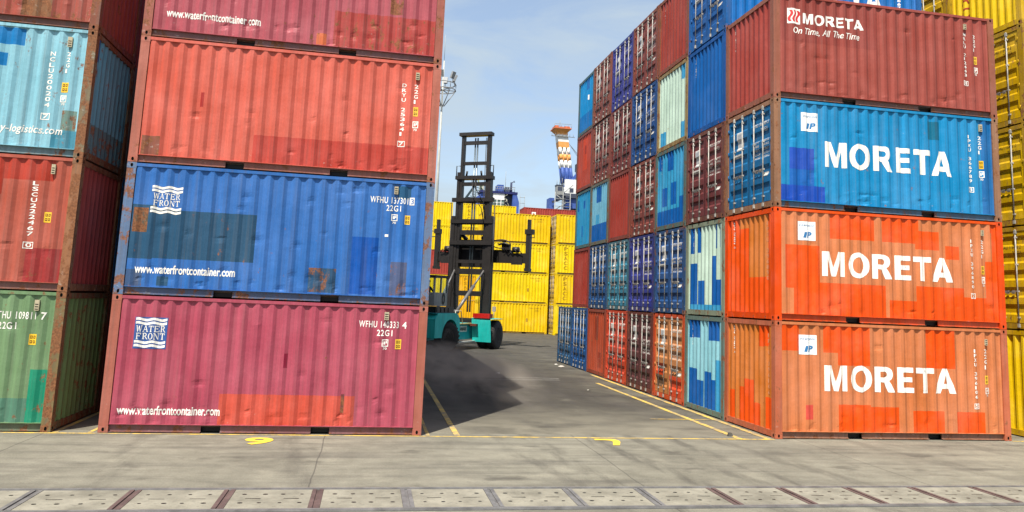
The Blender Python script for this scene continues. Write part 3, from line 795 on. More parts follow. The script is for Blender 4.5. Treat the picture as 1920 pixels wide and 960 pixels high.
# --- left stack -----------------------------------------------------
plum = P(188, 86, 104, FS, .28); orange_red = P(218, 92, 74, FS, .3)
r, S = container(XL, 0, 1, plum, P(196, 116, 98, FS*.9, .42), dents=16, seed=3,
    patches=[(2.14,4.70,.10,.75,orange_red), (3.24,3.32,1.27,1.55,P(150,40,65,FS)), (4.40,4.50,.42,.78,P(120,60,60,FS,.8))], end_base=plum)
side_marks(r, S, [(*fit(font_mesh('www.waterfrontcontainer.com', .022), .29, .33, w=1.86, h=.175), WHITE, 0)] + water_logo(.45, 1.05, 1.57, 2.17, True))
side_marks(r, S, [(*fit(font_mesh('WFHU 140333', .012, spacing=1.15), 4.68, 2.12, w=.80, h=.135), WHITE, 0), (*fit(font_mesh('4', .012), 5.55, 2.12, h=.135), WHITE, 0), (*fit(font_mesh('22G1', .012, spacing=1.15), 5.05, 1.955, w=.31, h=.125), WHITE, 0)], 'identity_marking')
side_marks(r, S, check_tag(5.16, 5.29, 1.68, 1.89, plum), 'approval_sticker'); side_marks(r, S, yellow_tag(5.43, 5.55, 1.70, 1.90), 'height_sticker'); vent_box(r, 5.18, 5.27, 2.28, 2.44)
tag(r, 'plum red container on the ground, bearing a blue square wave logo', 'container', G_FRONT)

blue = P(62, 118, 192, FS, .30); dteal = P(46, 88, 120, FS, .34)
r, S = container(XL, 0, 2, blue, P(112, 138, 176, FS*.9, .68), dents=22, seed=8, end_base=blue,
    patches=[(.18,.60,.70,1.76,dteal), (.58,2.50,.72,1.68,dteal), (.20,.48,1.22,1.70,P(96,84,66,FS,.95)), (.78,.99,.19,.37,dteal), (.17,.48,.158,.49,P(70,98,140,FS,.6)),
             (4.43,4.96,.19,1.36,P(24,90,180,FS,.3)), (5.27,5.56,2.20,2.47,P(40,92,130,FS,.3)), (5.26,5.56,.19,.88,P(84,98,136,FS,.5)), (3.60,4.14,.19,.68,P(50,88,122,FS,.6))])
side_marks(r, S, [(*fit(font_mesh('www.waterfrontcontainer.com', .022), .33, .42, w=1.87, h=.175), WHITE, 0)] + water_logo(.51, 1.08, 1.58, 2.16, False))
side_marks(r, S, [(*fit(font_mesh('WFHU 137301', .012, spacing=1.15), 4.74, 2.09, w=.78, h=.135), WHITE, 0), (*rect_vf(5.55, 5.65, 2.08, 2.24), WHITE, 0), (*fit(font_mesh('3', .02), 5.575, 2.10, h=.115), blue, 1), (*fit(font_mesh('22G1', .012, spacing=1.15), 5.08, 1.93, w=.30, h=.125), WHITE, 0), (*rect_vf(5.08, 5.15, 1.39, 1.44), WHITE, 0)], 'identity_marking')
side_marks(r, S, check_tag(5.19, 5.32, 1.67, 1.87, blue), 'approval_sticker'); side_marks(r, S, yellow_tag(5.47, 5.58, 1.67, 1.86), 'height_sticker'); vent_box(r, 5.22, 5.30, 2.29, 2.45)
tag(r, 'royal blue container with dark teal paint patch and white wave logo', 'container', G_FRONT)

red = P(222, 106, 88, FS, .24)
r, S = container(XL, 0, 3, red, P(196, 116, 98, FS*.95, .5), dents=12, seed=12, end_base=red,
    patches=[(2.34,5.9,.158,.73,P(200,76,64,FS,.35)), (.20,.52,.158,.55,P(150,92,76,FS,.7)), (1.20,1.30,1.22,1.52,P(178,58,54,FS,.3))])
side_marks(r, S, stack_code('DRYU 253641 7', 5.25, 5.34, .73, 2.11) + stack_code('22G1', 5.51, 5.59, 1.66, 2.11, False), 'identity_marking')
side_marks(r, S, yellow_tag(5.51, 5.61, 1.40, 1.60), 'height_sticker'); side_marks(r, S, check_tag(5.51, 5.63, 1.08, 1.29, red), 'approval_sticker'); vent_box(r, 5.52, 5.60, 2.19, 2.35)
tag(r, 'coral red container with vertical white code, stacked above the royal blue one', 'container', G_FRONT)

mag = P(188, 92, 102, FS, .36)
r, S = container(XL, 0, 4, mag, P(180, 104, 88, FS*.9, .6), dents=20, seed=15, end_base=mag,
    patches=[(3.74,5.9,.158,.95,P(186,72,66,FS,.6)), (3.37,3.61,.158,.42,P(224,110,58,FS,.6)), (4.9,5.2,1.0,2.4,P(176,84,84,FS,.9))])
side_marks(r, S, [(*fit(font_mesh('www.waterfrontcontainer.com', .022), .42, .44, w=1.84, h=.18), WHITE, 0)] + water_logo(.45, 1.05, 1.57, 2.17, True))
tag(r, 'weathered magenta container with white web address, topmost of its stack', 'container', G_FRONT)

# --- far left stack --------------------------------------------------
green = P(122, 154, 110, FS, .42)
r, S = container(XF, 0, 1, green, P(142, 124, 84, FS*.85, .85), dents=8, seed=21, end_base=P(126, 160, 100, FS, .6),
    patches=[(5.55,5.92,.158,1.13,P(28,146,112,FS,.45)), (4.2,5.55,.158,.60,P(92,140,116,FS,.5))])
side_marks(r, S, [(*fit(font_mesh('THU 109811', .012, spacing=1.15), 4.90, 2.05, w=.66, h=.14), WHITE, 0), (*fit(font_mesh('7', .012), 5.66, 2.05, h=.14), WHITE, 0), (*fit(font_mesh('22G1', .012, spacing=1.15), 4.93, 1.86, w=.31, h=.13), WHITE, 0)], 'identity_marking')
side_marks(r, S, yellow_tag(5.49, 5.62, 1.58, 1.78), 'height_sticker'); vent_box(r, 5.53, 5.61, 2.22, 2.42)
tag(r, 'faded green container on the ground at the left edge, emerald patch near its corner', 'container', G_FRONT)
fred = P(194, 100, 82, FS, .33)
r, S = container(XF, 0, 2, fred, P(176, 122, 86, FS*.85, .8), dents=8, seed=24, end_base=P(186, 80, 72, FS, .4),
    patches=[(3.6,5.6,2.10,2.52,P(190,66,48,FS,.3)), (3.6,4.7,1.8,2.1,P(190,66,48,FS,.3)), (5.25,5.9,.158,.80,P(168,60,58,FS,.4))])
side_marks(r, S, stack_code('LSCU222467 0', 5.22, 5.33, .80, 2.10), 'identity_marking'); side_marks(r, S, yellow_tag(5.49, 5.62, 1.30, 1.50), 'height_sticker'); vent_box(r, 5.53, 5.60, 2.24, 2.43)
tag(r, 'dull red container between the green and the pale blue ones at left edge', 'container', G_FRONT)
pale = P(150, 206, 222, FS, .46); sky1 = P(22, 128, 196, FS, .2)
r, S = container(XF, 0, 3, pale, P(150, 134, 104, FS*.85, .92), dents=10, seed=27, end_base=P(120, 196, 226, FS, .5),
    patches=[(3.5,4.75,2.15,2.49,sky1), (3.5,4.51,1.72,1.98,sky1), (5.45,5.9,.158,.52,P(78,154,178,FS,.6)), (5.55,5.84,.52,.92,P(118,150,140,FS,.8))],
    right_patches=[(0,2.4,.158,.75,P(96,150,164,FS,.7)), (.0,.3,2.0,2.46,P(30,110,180,FS,.4))])
side_marks(r, S, stack_code('NCLU200204 7', 5.24, 5.34, .72, 2.10) + stack_code('22G1', 5.54, 5.61, 1.66, 2.12, False), 'identity_marking')
side_marks(r, S, [(*fit(font_mesh('ay-logistics.com', .012), 4.45, .38, w=1.16, h=.2, shear=.15), WHITE, 0)])
side_marks(r, S, yellow_tag(5.51, 5.64, 1.28, 1.48), 'height_sticker'); side_marks(r, S, check_tag(5.51, 5.63, 1.02, 1.22, pale), 'approval_sticker'); vent_box(r, 5.54, 5.62, 2.20, 2.40)
tag(r, 'rust-streaked pale blue container with bright blue blocks, third level at left edge', 'container', G_FRONT)
top = P(176, 88, 74, FS, .6)
r, S = container(XF, 0, 4, top, P(160, 96, 74, FS*.85, .8), dents=8, seed=29, end_base=P(176, 84, 72, FS, .5), patches=[(4.6,5.2,.158,1.4,P(150,104,70,FS,.8))])
tag(r, 'rusty brown red container above the pale blue one, cut by the photo corner', 'container', G_FRONT)

# --- right block, corner stack ----------------------------------------
tan_ = P(222, 132, 82, FS*1.0, .22); ora = P(248, 90, 22, FS, .10); A_ = .86
EA = 0.98      # sunlit photo colour -> paint colour for the aisle faces
TAN2, ORA2 = P(222, 128, 58, FS, .28), P(246, 88, 18, FS, .10)
r, S = container(XR, 0, 1, tan_, P(206, 112, 78, FS, .45), dents=7, seed=33, end_base=TAN2,
    patches=[(0,.64,1.93,2.52,ora), (1.25,1.56,1.91,2.52,ora), (1.56,2.38,1.63,2.52,ora), (.73,.97,.42,.74,P(230,84,70,FS,.1)), (1.55,2.36,.1,.76,ora), (2.36,3.14,.1,.72,ora), (3.86,4.61,1.62,2.52,ora), (3.50,4.26,.1,.65,ora), (4.61,5.36,.1,.64,ora)],
    end_patches=[(1.87,2.24,.16,.83,ORA2), (1.50,1.72,.16,.95,ORA2), (1.01,1.50,.16,1.16,ORA2), (.66,.99,.16,.66,ORA2), (.165,.42,.16,.85,ORA2), (.57,.74,1.97,2.47,ORA2), (.33,.49,1.99,2.47,ORA2)])
def moreta(root, S, u0=1.24, z0=1.04, w=3.38, h=.60): side_marks(root, S, [(*fit(black_word('MORETA'), u0, z0, w=w, h=h), WHITE, 0)])
moreta(r, S)
side_marks(r, S, pool_logo(.61, 1.04, 1.85, 2.29), 'sticker')
side_marks(r, S, stack_code('IPXU 396106 5', 5.13, 5.22, .73, 2.11) + stack_code('22G1', 5.41, 5.50, 1.62, 2.12, False), 'identity_marking')
side_marks(r, S, yellow_tag(5.41, 5.52, 1.29, 1.49), 'height_sticker'); side_marks(r, S, check_tag(5.41, 5.53, 1.0, 1.21, tan_), 'approval_sticker'); vent_box(r, 5.43, 5.50, 2.20, 2.34)
def end_code(S, root_name, text, v0, v1, z0, z1, col=WHITE):
    sf, par = S['end']; it = [(flipv((vf, f))[0], flipv((vf, f))[1], c, l) for (vf, f, c, l) in stack_code(text, CW-v1, CW-v0, z0, z1, False)]
    # a column of code characters, painted between two ribs
    drape([(v, f, col, l) for v, f, c, l in it], sf, 'identity_marking', par)
end_code(S, r, 'IPXU 396106 5', 1.94, 2.02, 1.72, 2.40); end_code(S, r, 'IPXU 396106', .32, .38, .9, 2.3, P(226,150,110,FS))
tag(r, 'tan orange container with orange paint blocks and white lettering, lowest at corner', 'container', G_FRONT)

r, S = container(XR, 0, 2, ora, P(250, 82, 0, FS, .15), dents=6, seed=36, end_base=ORA2,
    patches=[(0,1.40,1.74,2.52,tan_), (1.17,3.66,.90,1.93,tan_), (.17,.27,.1,2.52,tan_), (.17,.45,.1,.75,tan_), (2.61,2.82,1.9,2.52,tan_), (2.86,3.64,.57,.95,tan_), (2.86,2.94,.1,.6,tan_), (3.64,5.60,.93,1.80,tan_), (3.75,5.72,2.24,2.52,tan_), (4.30,5.75,1.60,2.30,tan_), (4.52,4.84,1.60,1.92,ora), (4.95,5.60,.72,1.0,tan_)],
    end_patches=[(.36,1.79,2.2,2.47,TAN2), (.36,1.22,.99,2.25,TAN2)])
moreta(r, S, 1.22, 1.04, 3.42, .60)
side_marks(r, S, pool_logo(.61, 1.04, 1.85, 2.29), 'sticker')
side_marks(r, S, stack_code('IPXU 396890 2', 5.15, 5.24, .71, 2.13) + stack_code('22G1', 5.44, 5.53, 1.66, 2.13, False), 'identity_marking')
side_marks(r, S, yellow_tag(5.43, 5.54, 1.29, 1.49), 'height_sticker'); side_marks(r, S, check_tag(5.43, 5.55, 1.0, 1.23, tan_), 'approval_sticker'); vent_box(r, 5.45, 5.52, 2.22, 2.36)
end_code(S, r, 'IPXU 396890 2', 1.95, 2.03, 1.74, 2.41); end_code(S, r, 'IPXU 396890', .34, .40, .9, 2.3, P(226,150,110,FS))
tag(r, 'bright orange container with tan patches and white lettering, second at corner', 'container', G_FRONT)

mblue = P(30, 146, 204, FS, .36); dblue = P(36, 84, 190, FS, .3)
r, S = container(XR, 0, 3, mblue, P(168, 122, 92, FS*.95, .6), left_doors=True, dents=14, seed=39, door_cols=(P(28, 116, 172, FS, .35),)*2,
    patches=[(.41,1.0,.9,1.43,dblue), (.41,1.03,.54,.92,P(22,104,190,FS,.3)), (.17,1.28,.1,.54,dblue), (4.06,4.43,1.91,2.36,P(14,116,150,FS,.3)), (5.6,5.9,.1,2.52,P(24,110,176,FS,.3))])
moreta(r, S, 1.31, 1.01, 3.42, .64)
side_marks(r, S, pool_logo(.71, 1.15, 1.84, 2.29), 'sticker')
side_marks(r, S, stack_code('IPXU 366789 3', 5.21, 5.30, .70, 2.13) + stack_code('22G1', 5.50, 5.59, 1.64, 2.12, False), 'identity_marking')
side_marks(r, S, yellow_tag(5.51, 5.62, 1.29, 1.49), 'height_sticker'); side_marks(r, S, check_tag(5.50, 5.63, 1.0, 1.23, mblue), 'approval_sticker'); vent_box(r, 5.52, 5.60, 2.22, 2.40)
tag(r, 'medium blue container with white lettering, double doors facing the aisle, third at corner', 'container', G_FRONT)
def door_marks(S, code, rich=True):
    """white writing on the doors: code on the right leaf, tables below it, a placard on the left leaf"""
    sf, d = S['door0']; T = lambda it: [(*flipv((v, f)), c, l) for v, f, c, l in it]
    # the right-hand leaf, seen from outside, is the one nearer the front (door0)
    it = [(*fit(font_mesh(code, .012), 1.44, 2.03, w=.72, h=.10), DOORW, 0), (*fit(font_mesh('22G1', .012), 1.80, 1.88, w=.30, h=.095), DOORW, 0)]
    if rich:
        for k in range(5):
            z = 1.62-k*.095; it += [(*fit(font_mesh(('MAX WT', 'TARE', 'NET', 'CU CAP', 'PAYLOAD')[k], .01), 1.46, z, w=.26, h=.06), DOORW, 0), (*fit(font_mesh(('30480 KG', '2200 KG', '28280 KG', '33.2 CU M', '62350 LB')[k], .01), 1.84, z, w=.34, h=.06), DOORW, 0)]
        it.append((*rect_vf(1.86, 2.12, .78, .88), DOORW, 0))
    drape(T(it), sf, 'identity_marking', d)
    sf, d = S['door1']
    it = [(*rect_vf(.60, .90, 1.62, 2.10), (.62,.62,.60,.2), 0)]
    if rich: it += [(*rect_vf(.64, .86, 1.92, 2.04), (.4,.42,.45,.2), 1), (*rect_vf(.64, .86, 1.70, 1.86), (.5,.5,.5,.2), 1)]
    it.append((*rect_vf(.42, .92, 1.44, 1.53), DOORW, 0))
    drape(T(it), sf, 'placard', d)
door_marks(S, 'IPXU 366789 3')

brn = P(168, 80, 68, FS, .28)
r, S = container(XR, 0, 4, brn, P(172, 104, 82, FS*.95, .55), dents=14, seed=42, end_base=P(172, 72, 62, FS, .3),
    patches=[(.17,2.7,1.42,2.52,P(158,72,62,FS,.28))])
side_marks(r, S, [(*fit(black_word('MORETA'), .77, 1.88, w=1.62, h=.27), WHITE, 0), (*fit(font_mesh('On Time, All The Time', .006), .50, 1.60, w=1.78, h=.19, shear=.2), WHITE, 0)] + stripes_logo(.38, .71, 1.86, 2.24))
side_marks(r, S, stack_code('MRLU 212443 8', 5.18, 5.27, .79, 2.15) + stack_code('22G1', 5.46, 5.54, 1.66, 2.13, False), 'identity_marking')
side_marks(r, S, yellow_tag(5.46, 5.57, 1.35, 1.55), 'height_sticker'); side_marks(r, S, check_tag(5.46, 5.58, 1.06, 1.27, brn), 'approval_sticker'); vent_box(r, 5.19, 5.26, 2.22, 2.36)
end_code(S, r, 'MRLU 212443 8', 1.93, 2.0, 1.74, 2.40)
tag(r, 'brownish red container with small white lettering and slogan, topmost at corner', 'container', G_FRONT)

# --- right block, rows behind the corner -------------------------------
LEV = {1: 'on the ground', 2: 'second level', 3: 'third level', 4: 'fourth level', 5: 'fifth level'}
ROWN = {1: 'first row behind the corner', 2: 'second row behind the corner', 3: 'third row behind the corner', 4: 'fourth row behind the corner',
        5: 'fifth row behind the corner', 6: 'sixth row, aisle end', 7: 'seventh row'}
maroon = P(150, 76, 66, FS, .40); maroon2 = P(142, 66, 62, FS, .42); rustred = P(172, 66, 54, FS, .3)
navy = P(40, 86, 150, FS, .35); indigo = P(60, 68, 158, FS, .32); bright = P(18, 102, 186, FS, .2)
mint = P(206, 232, 214, FS, .30); ltb = P(150, 212, 226, FS, .35); cyan = P(62, 160, 208, FS, .32); deep = P(14, 96, 176, FS, .18)
FR = P(120, 92, 72, FS, .75)
D = lambda *a: dict(left_doors=True, door_cols=a if len(a) == 2 else (a[0], a[0]))
def vv(ps, off=ROW): return [(a-off, b-off, c, d, e) for a, b, c, d, e in ps]
AISLE = {
 (1,1): (ltb, 'pale blue container with big blue paint blocks', dict(frame=P(116,140,130,FS,.6), end_patches=vv([(4.30,4.60,1.96,2.47,deep),(3.95,4.30,1.98,2.47,deep),(3.11,3.36,1.94,2.47,deep),(2.78,3.11,1.95,2.47,deep),(4.07,4.62,.158,1.13,deep),(3.75,4.07,.158,.84,deep),(3.22,3.60,.158,1.11,deep),(2.98,3.22,.158,.93,deep),(2.60,2.98,.158,1.46,cyan)]))),
 (1,2): (mint, 'mint white container with blue paint strips', dict(frame=P(150,160,136,FS,.6), end_patches=vv([(4.28,4.60,1.73,2.47,deep),(3.92,4.22,1.74,2.47,deep),(2.93,3.10,1.8,2.47,deep),(2.70,2.83,1.83,2.47,deep),(4.15,4.60,.158,1.45,deep),(3.69,4.05,.158,.96,deep),(2.94,3.32,.158,1.61,deep),(2.68,2.94,.158,.97,deep),(2.6,4.7,.158,.30,cyan)]))),
 (1,3): (P(128,62,62,FS,.35), 'dark maroon container with rod-locked doors', dict(frame=P(124,74,62,FS,.6), **D(P(126,62,62,FS,.35)))),
 (1,4): (P(14,98,176,FS,.2), 'solid blue ribbed container', dict(frame=P(16,92,170,FS,.35))),
 (1,5): (P(20,118,200,FS,.2), 'bright blue container with doors and white letter tops', dict(frame=P(30,104,176,FS,.45), **D(P(30,102,178,FS,.3)))),
 (2,1): (P(224,104,56,FS,.3), 'orange framed container with tan and orange doors', dict(frame=P(226,92,50,FS,.35), end_patches=[(.17,1.2,.16,.75,P(236,84,44,FS,.2)),(1.6,2.2,.7,1.05,P(240,84,40,FS,.2)),(1.7,2.2,.35,.7,P(120,92,70,FS,.5))], **D(P(222,148,92,FS,.3)))),
 (2,2): (navy, 'steel blue container with rusty doors', dict(frame=P(48,84,130,FS,.6), **D(P(50,96,158,FS,.4)))),
 (2,3): (cyan, 'sky blue container with dark blue blocks', dict(frame=P(96,124,120,FS,.65), end_patches=[(1.85,2.20,1.95,2.40,deep),(1.0,1.55,1.85,2.47,deep),(1.55,1.85,.75,1.35,deep),(.75,1.15,.75,1.45,deep),(.2,2.3,.158,.62,deep),(.17,.5,.62,.95,deep)])),
 (2,4): (mint, 'pale mint container with two blue patches', dict(frame=P(176,150,96,FS,.7), end_patches=[(1.72,2.15,.158,.62,cyan),(.2,.62,.158,.66,cyan),(.2,.6,2.0,2.47,cyan)])),
 (2,5): (P(164,66,54,FS,.35), 'rust red ribbed container', dict(frame=P(158,82,58,FS,.7))),
 (3,1): (P(112,66,66,FS,.4), 'dark brown container with silver door rods', dict(frame=P(122,64,54,FS,.6), **D(P(110,66,66,FS,.4)))),
 (3,2): (indigo, 'indigo container with sticker on its doors', dict(frame=P(56,62,132,FS,.5), **D(P(66,74,164,FS,.3)))),
 (3,3): (maroon, 'maroon container with worn doors', dict(frame=P(150,76,58,FS,.6), **D(maroon))),
 (3,4): (P(30,86,156,FS,.3), 'medium blue container with rod-locked doors', dict(frame=P(38,84,146,FS,.4), **D(P(32,88,158,FS,.32)))),
 (3,5): (maroon, 'maroon container with large door placard', dict(frame=P(146,78,58,FS,.6), **D(P(154,76,64,FS,.42)))),
 (4,1): (P(224,84,56,FS,.3), 'red orange container with locked doors', dict(frame=P(228,84,50,FS,.35), **D(P(224,86,60,FS,.32)))),
 (4,2): (P(60,146,176,FS,.45), 'worn cyan container with doors', dict(frame=P(80,126,140,FS,.6), **D(P(66,150,180,FS,.5)))),
 (4,3): (rustred, 'plain brick red ribbed container', dict(frame=P(150,70,54,FS,.5))),
 (4,4): (maroon2, 'maroon container with pale tags on its doors', dict(frame=P(146,70,58,FS,.6), **D(maroon2))),
 (4,5): (P(66,70,160,FS,.25), 'violet blue container with clean doors', dict(frame=P(62,66,146,FS,.35), **D(P(68,72,164,FS,.25)))),
 (5,1): (P(186,80,52,FS,.4), 'rust orange ribbed container', dict(frame=P(170,78,54,FS,.6), end_patches=[(1.0,1.5,1.35,2.3,P(150,64,46,FS,.5)),(.6,.9,.3,.9,P(160,66,46,FS,.5))])),
 (5,2): (P(36,92,156,FS,.3), 'navy blue container with doors', dict(frame=P(44,84,130,FS,.5), **D(P(38,94,158,FS,.3)))),
 (5,3): (P(116,186,216,FS,.3), 'light blue container with dark blue base', dict(frame=P(116,120,104,FS,.65), end_patches=[(.17,2.3,.158,.86,deep),(1.0,1.6,1.75,2.40,deep),(1.3,1.7,.86,1.25,cyan)])),
 (5,4): (maroon, 'brown red container with faded door tags', dict(frame=P(150,78,58,FS,.6), **D(maroon))),
 (5,5): (P(158,84,70,FS,.42), 'reddish brown container with rusty door rods', dict(frame=P(150,84,62,FS,.6), **D(P(158,84,70,FS,.42)))),
 (6,1): (P(30,96,164,FS,.3), 'blue container with silver door rods', dict(frame=P(34,92,156,FS,.4), **D(P(32,98,168,FS,.32)))),
 (6,2): (rustred, 'brick red ribbed container', dict(frame=P(160,66,52,FS,.4))),
 (6,3): (P(44,152,204,FS,.3), 'cyan ribbed container', dict(frame=P(80,120,120,FS,.6), end_patches=[(1.9,2.25,1.7,2.2,deep),(.9,1.2,1.75,2.1,deep),(1.2,1.5,.5,1.0,P(20,120,190,FS,.3))])),
 (6,4): (P(184,74,58,FS,.35), 'red ribbed container with brighter panel', dict(frame=P(150,76,60,FS,.5), end_patches=[(.8,1.5,.9,2.3,P(214,84,62,FS,.3)),(.9,1.2,1.6,2.0,P(170,64,54,FS,.3))])),
 (6,5): (P(16,146,212,FS,.25), 'azure container with white spot', dict(frame=P(80,116,120,FS,.6), end_patches=[(.17,2.3,.158,.9,P(20,118,190,FS,.3)),(.7,1.2,1.95,2.45,P(14,110,184,FS,.3))])),
 (7,1): (P(40,98,150,FS,.45), 'grimy blue container with silver door rods, farthest along the aisle', dict(frame=P(48,92,130,FS,.6), **D(P(52,108,156,FS,.5)))),
}
rnd = random.Random(4)
G_AISLE = 'containers stacked in rows along the aisle'
for (c, l), (base, lab, kw) in AISLE.items():
    r, S = container(XR + rnd.uniform(-.02, .02), c*ROW + rnd.uniform(-.012, .012), l, base, seed=c*7+l, **kw)
    if 'door0' in S and c <= 5:
        sfx = ('IPXU 28471%d' if c % 2 else 'TGHU 39820%d') % (l+c)
        door_marks(S, sfx, rich=(c <= 3))
    elif 'end' in S and c <= 5 and (c, l) not in ((5,1),):
        end_code(S, r, 'IPXU 31%d20%d' % (c, l), 1.94, 2.01, 1.76, 2.40)
    if (c, l) == (1, 5):
        side_marks(r, S, [(*fit(black_word('MORETA'), 1.31, 1.02, w=3.50, h=.64), WHITE, 0)] + stack_code('IPXU 366790 6', 5.3, 5.38, .7, 2.1), 'lettering')
    if (c, l) == (6, 5):
        sf, par = S['end']; drape([(*rect_vf(.75, .98, 1.45, 1.68), WHITE, 0)], sf, 'sticker', par)
    tag(r, f'{lab}, {LEV[l]}, {ROWN[c]}' if c < 7 else lab, 'container', G_AISLE)

# --- next block to the right: yellow containers -------------------------
yel = P(252, 210, 6, FS, .22); yel2 = P(240, 194, 8, FS, .36); yel3 = P(230, 184, 10, FS, .45)
def psacc(S, col=(0.30, 0.035, 0.01, .2), text='PSACC'):
    sf, par = S['end']
    # letters one under another near the rear edge of the end wall
    it = [(*flipv((v, f)), col, l) for v, f, c, l in stack_code(text, .46, .72, .35, 2.38, False)]
    drape(it, sf, 'lettering', par)
NB = [(0,1,False,'yellow ribbed container on the ground at the right edge'), (0,2,True,'yellow container with doors at the right edge, just above the ground one'),
      (0,3,True,'dirty yellow container with doors at the right edge, third level'), (0,4,True,'yellow container with doors at the right edge, under the red-lettered one'),
      (0,5,False,'yellow container with red vertical letters, in the upper right corner'), (1,5,True,'yellow container with doors, between bright blue container and red-lettered one')]
for c, l, dr, lab in NB:
    r, S = container(XN, c*ROW, l, yel2 if dr else yel, P(190, 150, 40, FS, .6) if dr else P(224, 180, 30, FS, .45), left_doors=dr, door_cols=(yel3, yel3) if dr else None, seed=60+l)
    if dr:
        sf, d = S['door0']; ink = (.12, .08, .02, .1)
        T = lambda it: [(*flipv((v, f)), cc, ly) for v, f, cc, ly in it]
        drape(T([(*fit(font_mesh('PSAU 115468 2', .005), 1.46, 2.02, w=.6, h=.09), ink, 0), (*fit(font_mesh('22G1', .005), 1.8, 1.88, w=.26, h=.08), ink, 0)]), sf, 'identity_marking', d)
        sf, d = S['door1']; drape(T([(*fit(font_mesh('PSA', .005), .42, 1.74, w=.24, h=.10), ink, 0), (*rect_vf(.42, .70, 1.55, 1.64), WHITE, 0)]), sf, 'identity_marking', d)
    elif l == 5: psacc(S)
    tag(r, lab, 'container', 'yellow containers at the right edge')
for c in range(1, 5):
    for l in range(1, 5 if c == 1 else 6):
        r, S = container(XN, c*ROW, l, yel2, P(190, 150, 40, FS, .6), seed=80+l)
        tag(r, 'yellow container hidden behind the yellow ones at the right edge', 'container', 'yellow containers hidden at the right edge')

# --- rows behind the left stacks (their shade falls across the aisle) -----
def plain_container(x0, y0, l, base, frame=None):
    frame = frame or wear(base, .5)
    root = empty('shipping_container', (x0+HX, y0+HY, (l-1)*CH+.009)); bk = tuple(round(x, 3) for x in base)
    def frame_mesh():
        mb = MB()
        for sx in (-1, 1):
            for sy in (-1, 1):
                x, y = sx*(HX-.087), sy*(HY-.082); mb.box(x-.085, x+.085, y-.08, y+.08, .002, CH-.003, frame)
        for s in (-1, 1):
            for (z0, z1) in ((.02, .16), (2.51, 2.574)): mb.box(-HX+.173, HX-.173, s*(HY-.035)-.03, s*(HY-.035)+.03, z0, z1, frame)
            for (z0, z1) in ((.02, .156), (2.462, 2.572)): mb.box(s*(HX-.05)-.044, s*(HX-.05)+.044, -HY+.163, HY-.163, z0, z1, frame)
        return mb.mesh('frame')
    place(cached(('pf', tuple(round(x, 3) for x in frame)), frame_mesh), 'frame', root)
    S = {}
    place(cached(('side-', bk), lambda: wall_mesh('side_wall', SPROF, SZ0, SZ1, base, [], side_to3d(-1)))[0], 'side_wall', root)
    place(cached(('side+', bk), lambda: wall_mesh('side_wall', SPROF, SZ0, SZ1, base, [], side_to3d(1)))[0], 'side_wall', root)
    place(cached(('end-', bk), lambda: wall_mesh('end_wall', EPROF, .158, 2.462, base, [], end_to3d(-1)))[0], 'end_wall', root)
    place(cached(('end+', bk), lambda: wall_mesh('end_wall', EPROF, .158, 2.462, base, [], end_to3d(1)))[0], 'end_wall', root)
    def roof():
        mb = MB(); mb.box(-HX+.09, HX-.09, -HY+.066, HY-.066, 2.52, 2.566, base); return mb.mesh('roof')
    place(cached(('pr', bk), roof), 'roof', root)
    S['side'] = Surf(lambda u, z, proud: (u-HX, -(HY-interp(SPROF, u))-proud, z), [p[0] for p in SPROF], [])
    return root, S
hid = [maroon, rustred, navy, P(20,110,170,FS,.3), P(190,90,60,FS,.4), green, P(120,120,120,FS,.4), indigo]
for c in range(1, 10):
    for l in range(1, 6):
        r, S = plain_container(XL, c*ROW, l, hid[(c*3+l*5) % len(hid)])
        tag(r, 'container hidden in the rows behind the front left stack', 'container', 'containers hidden behind the left stacks')
for c in range(1, 4):
    for l in range(1, 6):
        r, S = plain_container(XF, c*ROW, l, hid[(c*5+l*3) % len(hid)])
        tag(r, 'container hidden in the rows behind the leftmost stack', 'container', 'containers hidden behind the leftmost stack')

# --- far end of the yard ---------------------------------------------------
FY = .72
fyel = P(254, 218, 0, FY, .32); fyel2 = P(250, 206, 0, FY, .38); fora = P(244, 184, 10, FY, .4); fred2 = P(176, 70, 58, FY, .3)
YA, YC = 48.3, 63.8
far = []
for l in range(1, 5):
    far.append((XR+.18, YA, l, (fyel2, fyel, fyel, fyel2)[l-1], f'yellow container {("on the ground", "second from the ground", "third from the ground", "topmost of four")[l-1]} in the wide stack behind the black mast', False))
    far.append((XN-.42, YA-1.4, l, (fyel, fyel2, fyel, fyel2)[l-1], f'yellow container {("on the ground", "second from the ground", "third from the ground", "topmost of four")[l-1]}, beside the blue doors at the aisle end', l in (2, 3)))
for l in range(1, 6):
    far.append((6.947, YC, l, (fora, fyel2, fred2, fyel, fyel)[l-1], f'{"red" if l == 3 else "yellow"} container {("on the ground", "just above the ground", "third up", "fourth up", "topmost")[l-1]} in the distant stack left of the mast', False))
    far.append((XR, YC, l, (fora, fora, fyel2, fyel2, fyel)[l-1], f'distant yellow container {("on the ground", "second up", "third up", "fourth up", "topmost")[l-1]}, seen through the mast frame', l >= 2))
    far.append((XN, YC, l, fred2 if l == 5 else fyel2, 'distant brown red container topping the stack behind the yellow ones' if l == 5 else 'distant yellow container hidden beneath the brown red one', False))
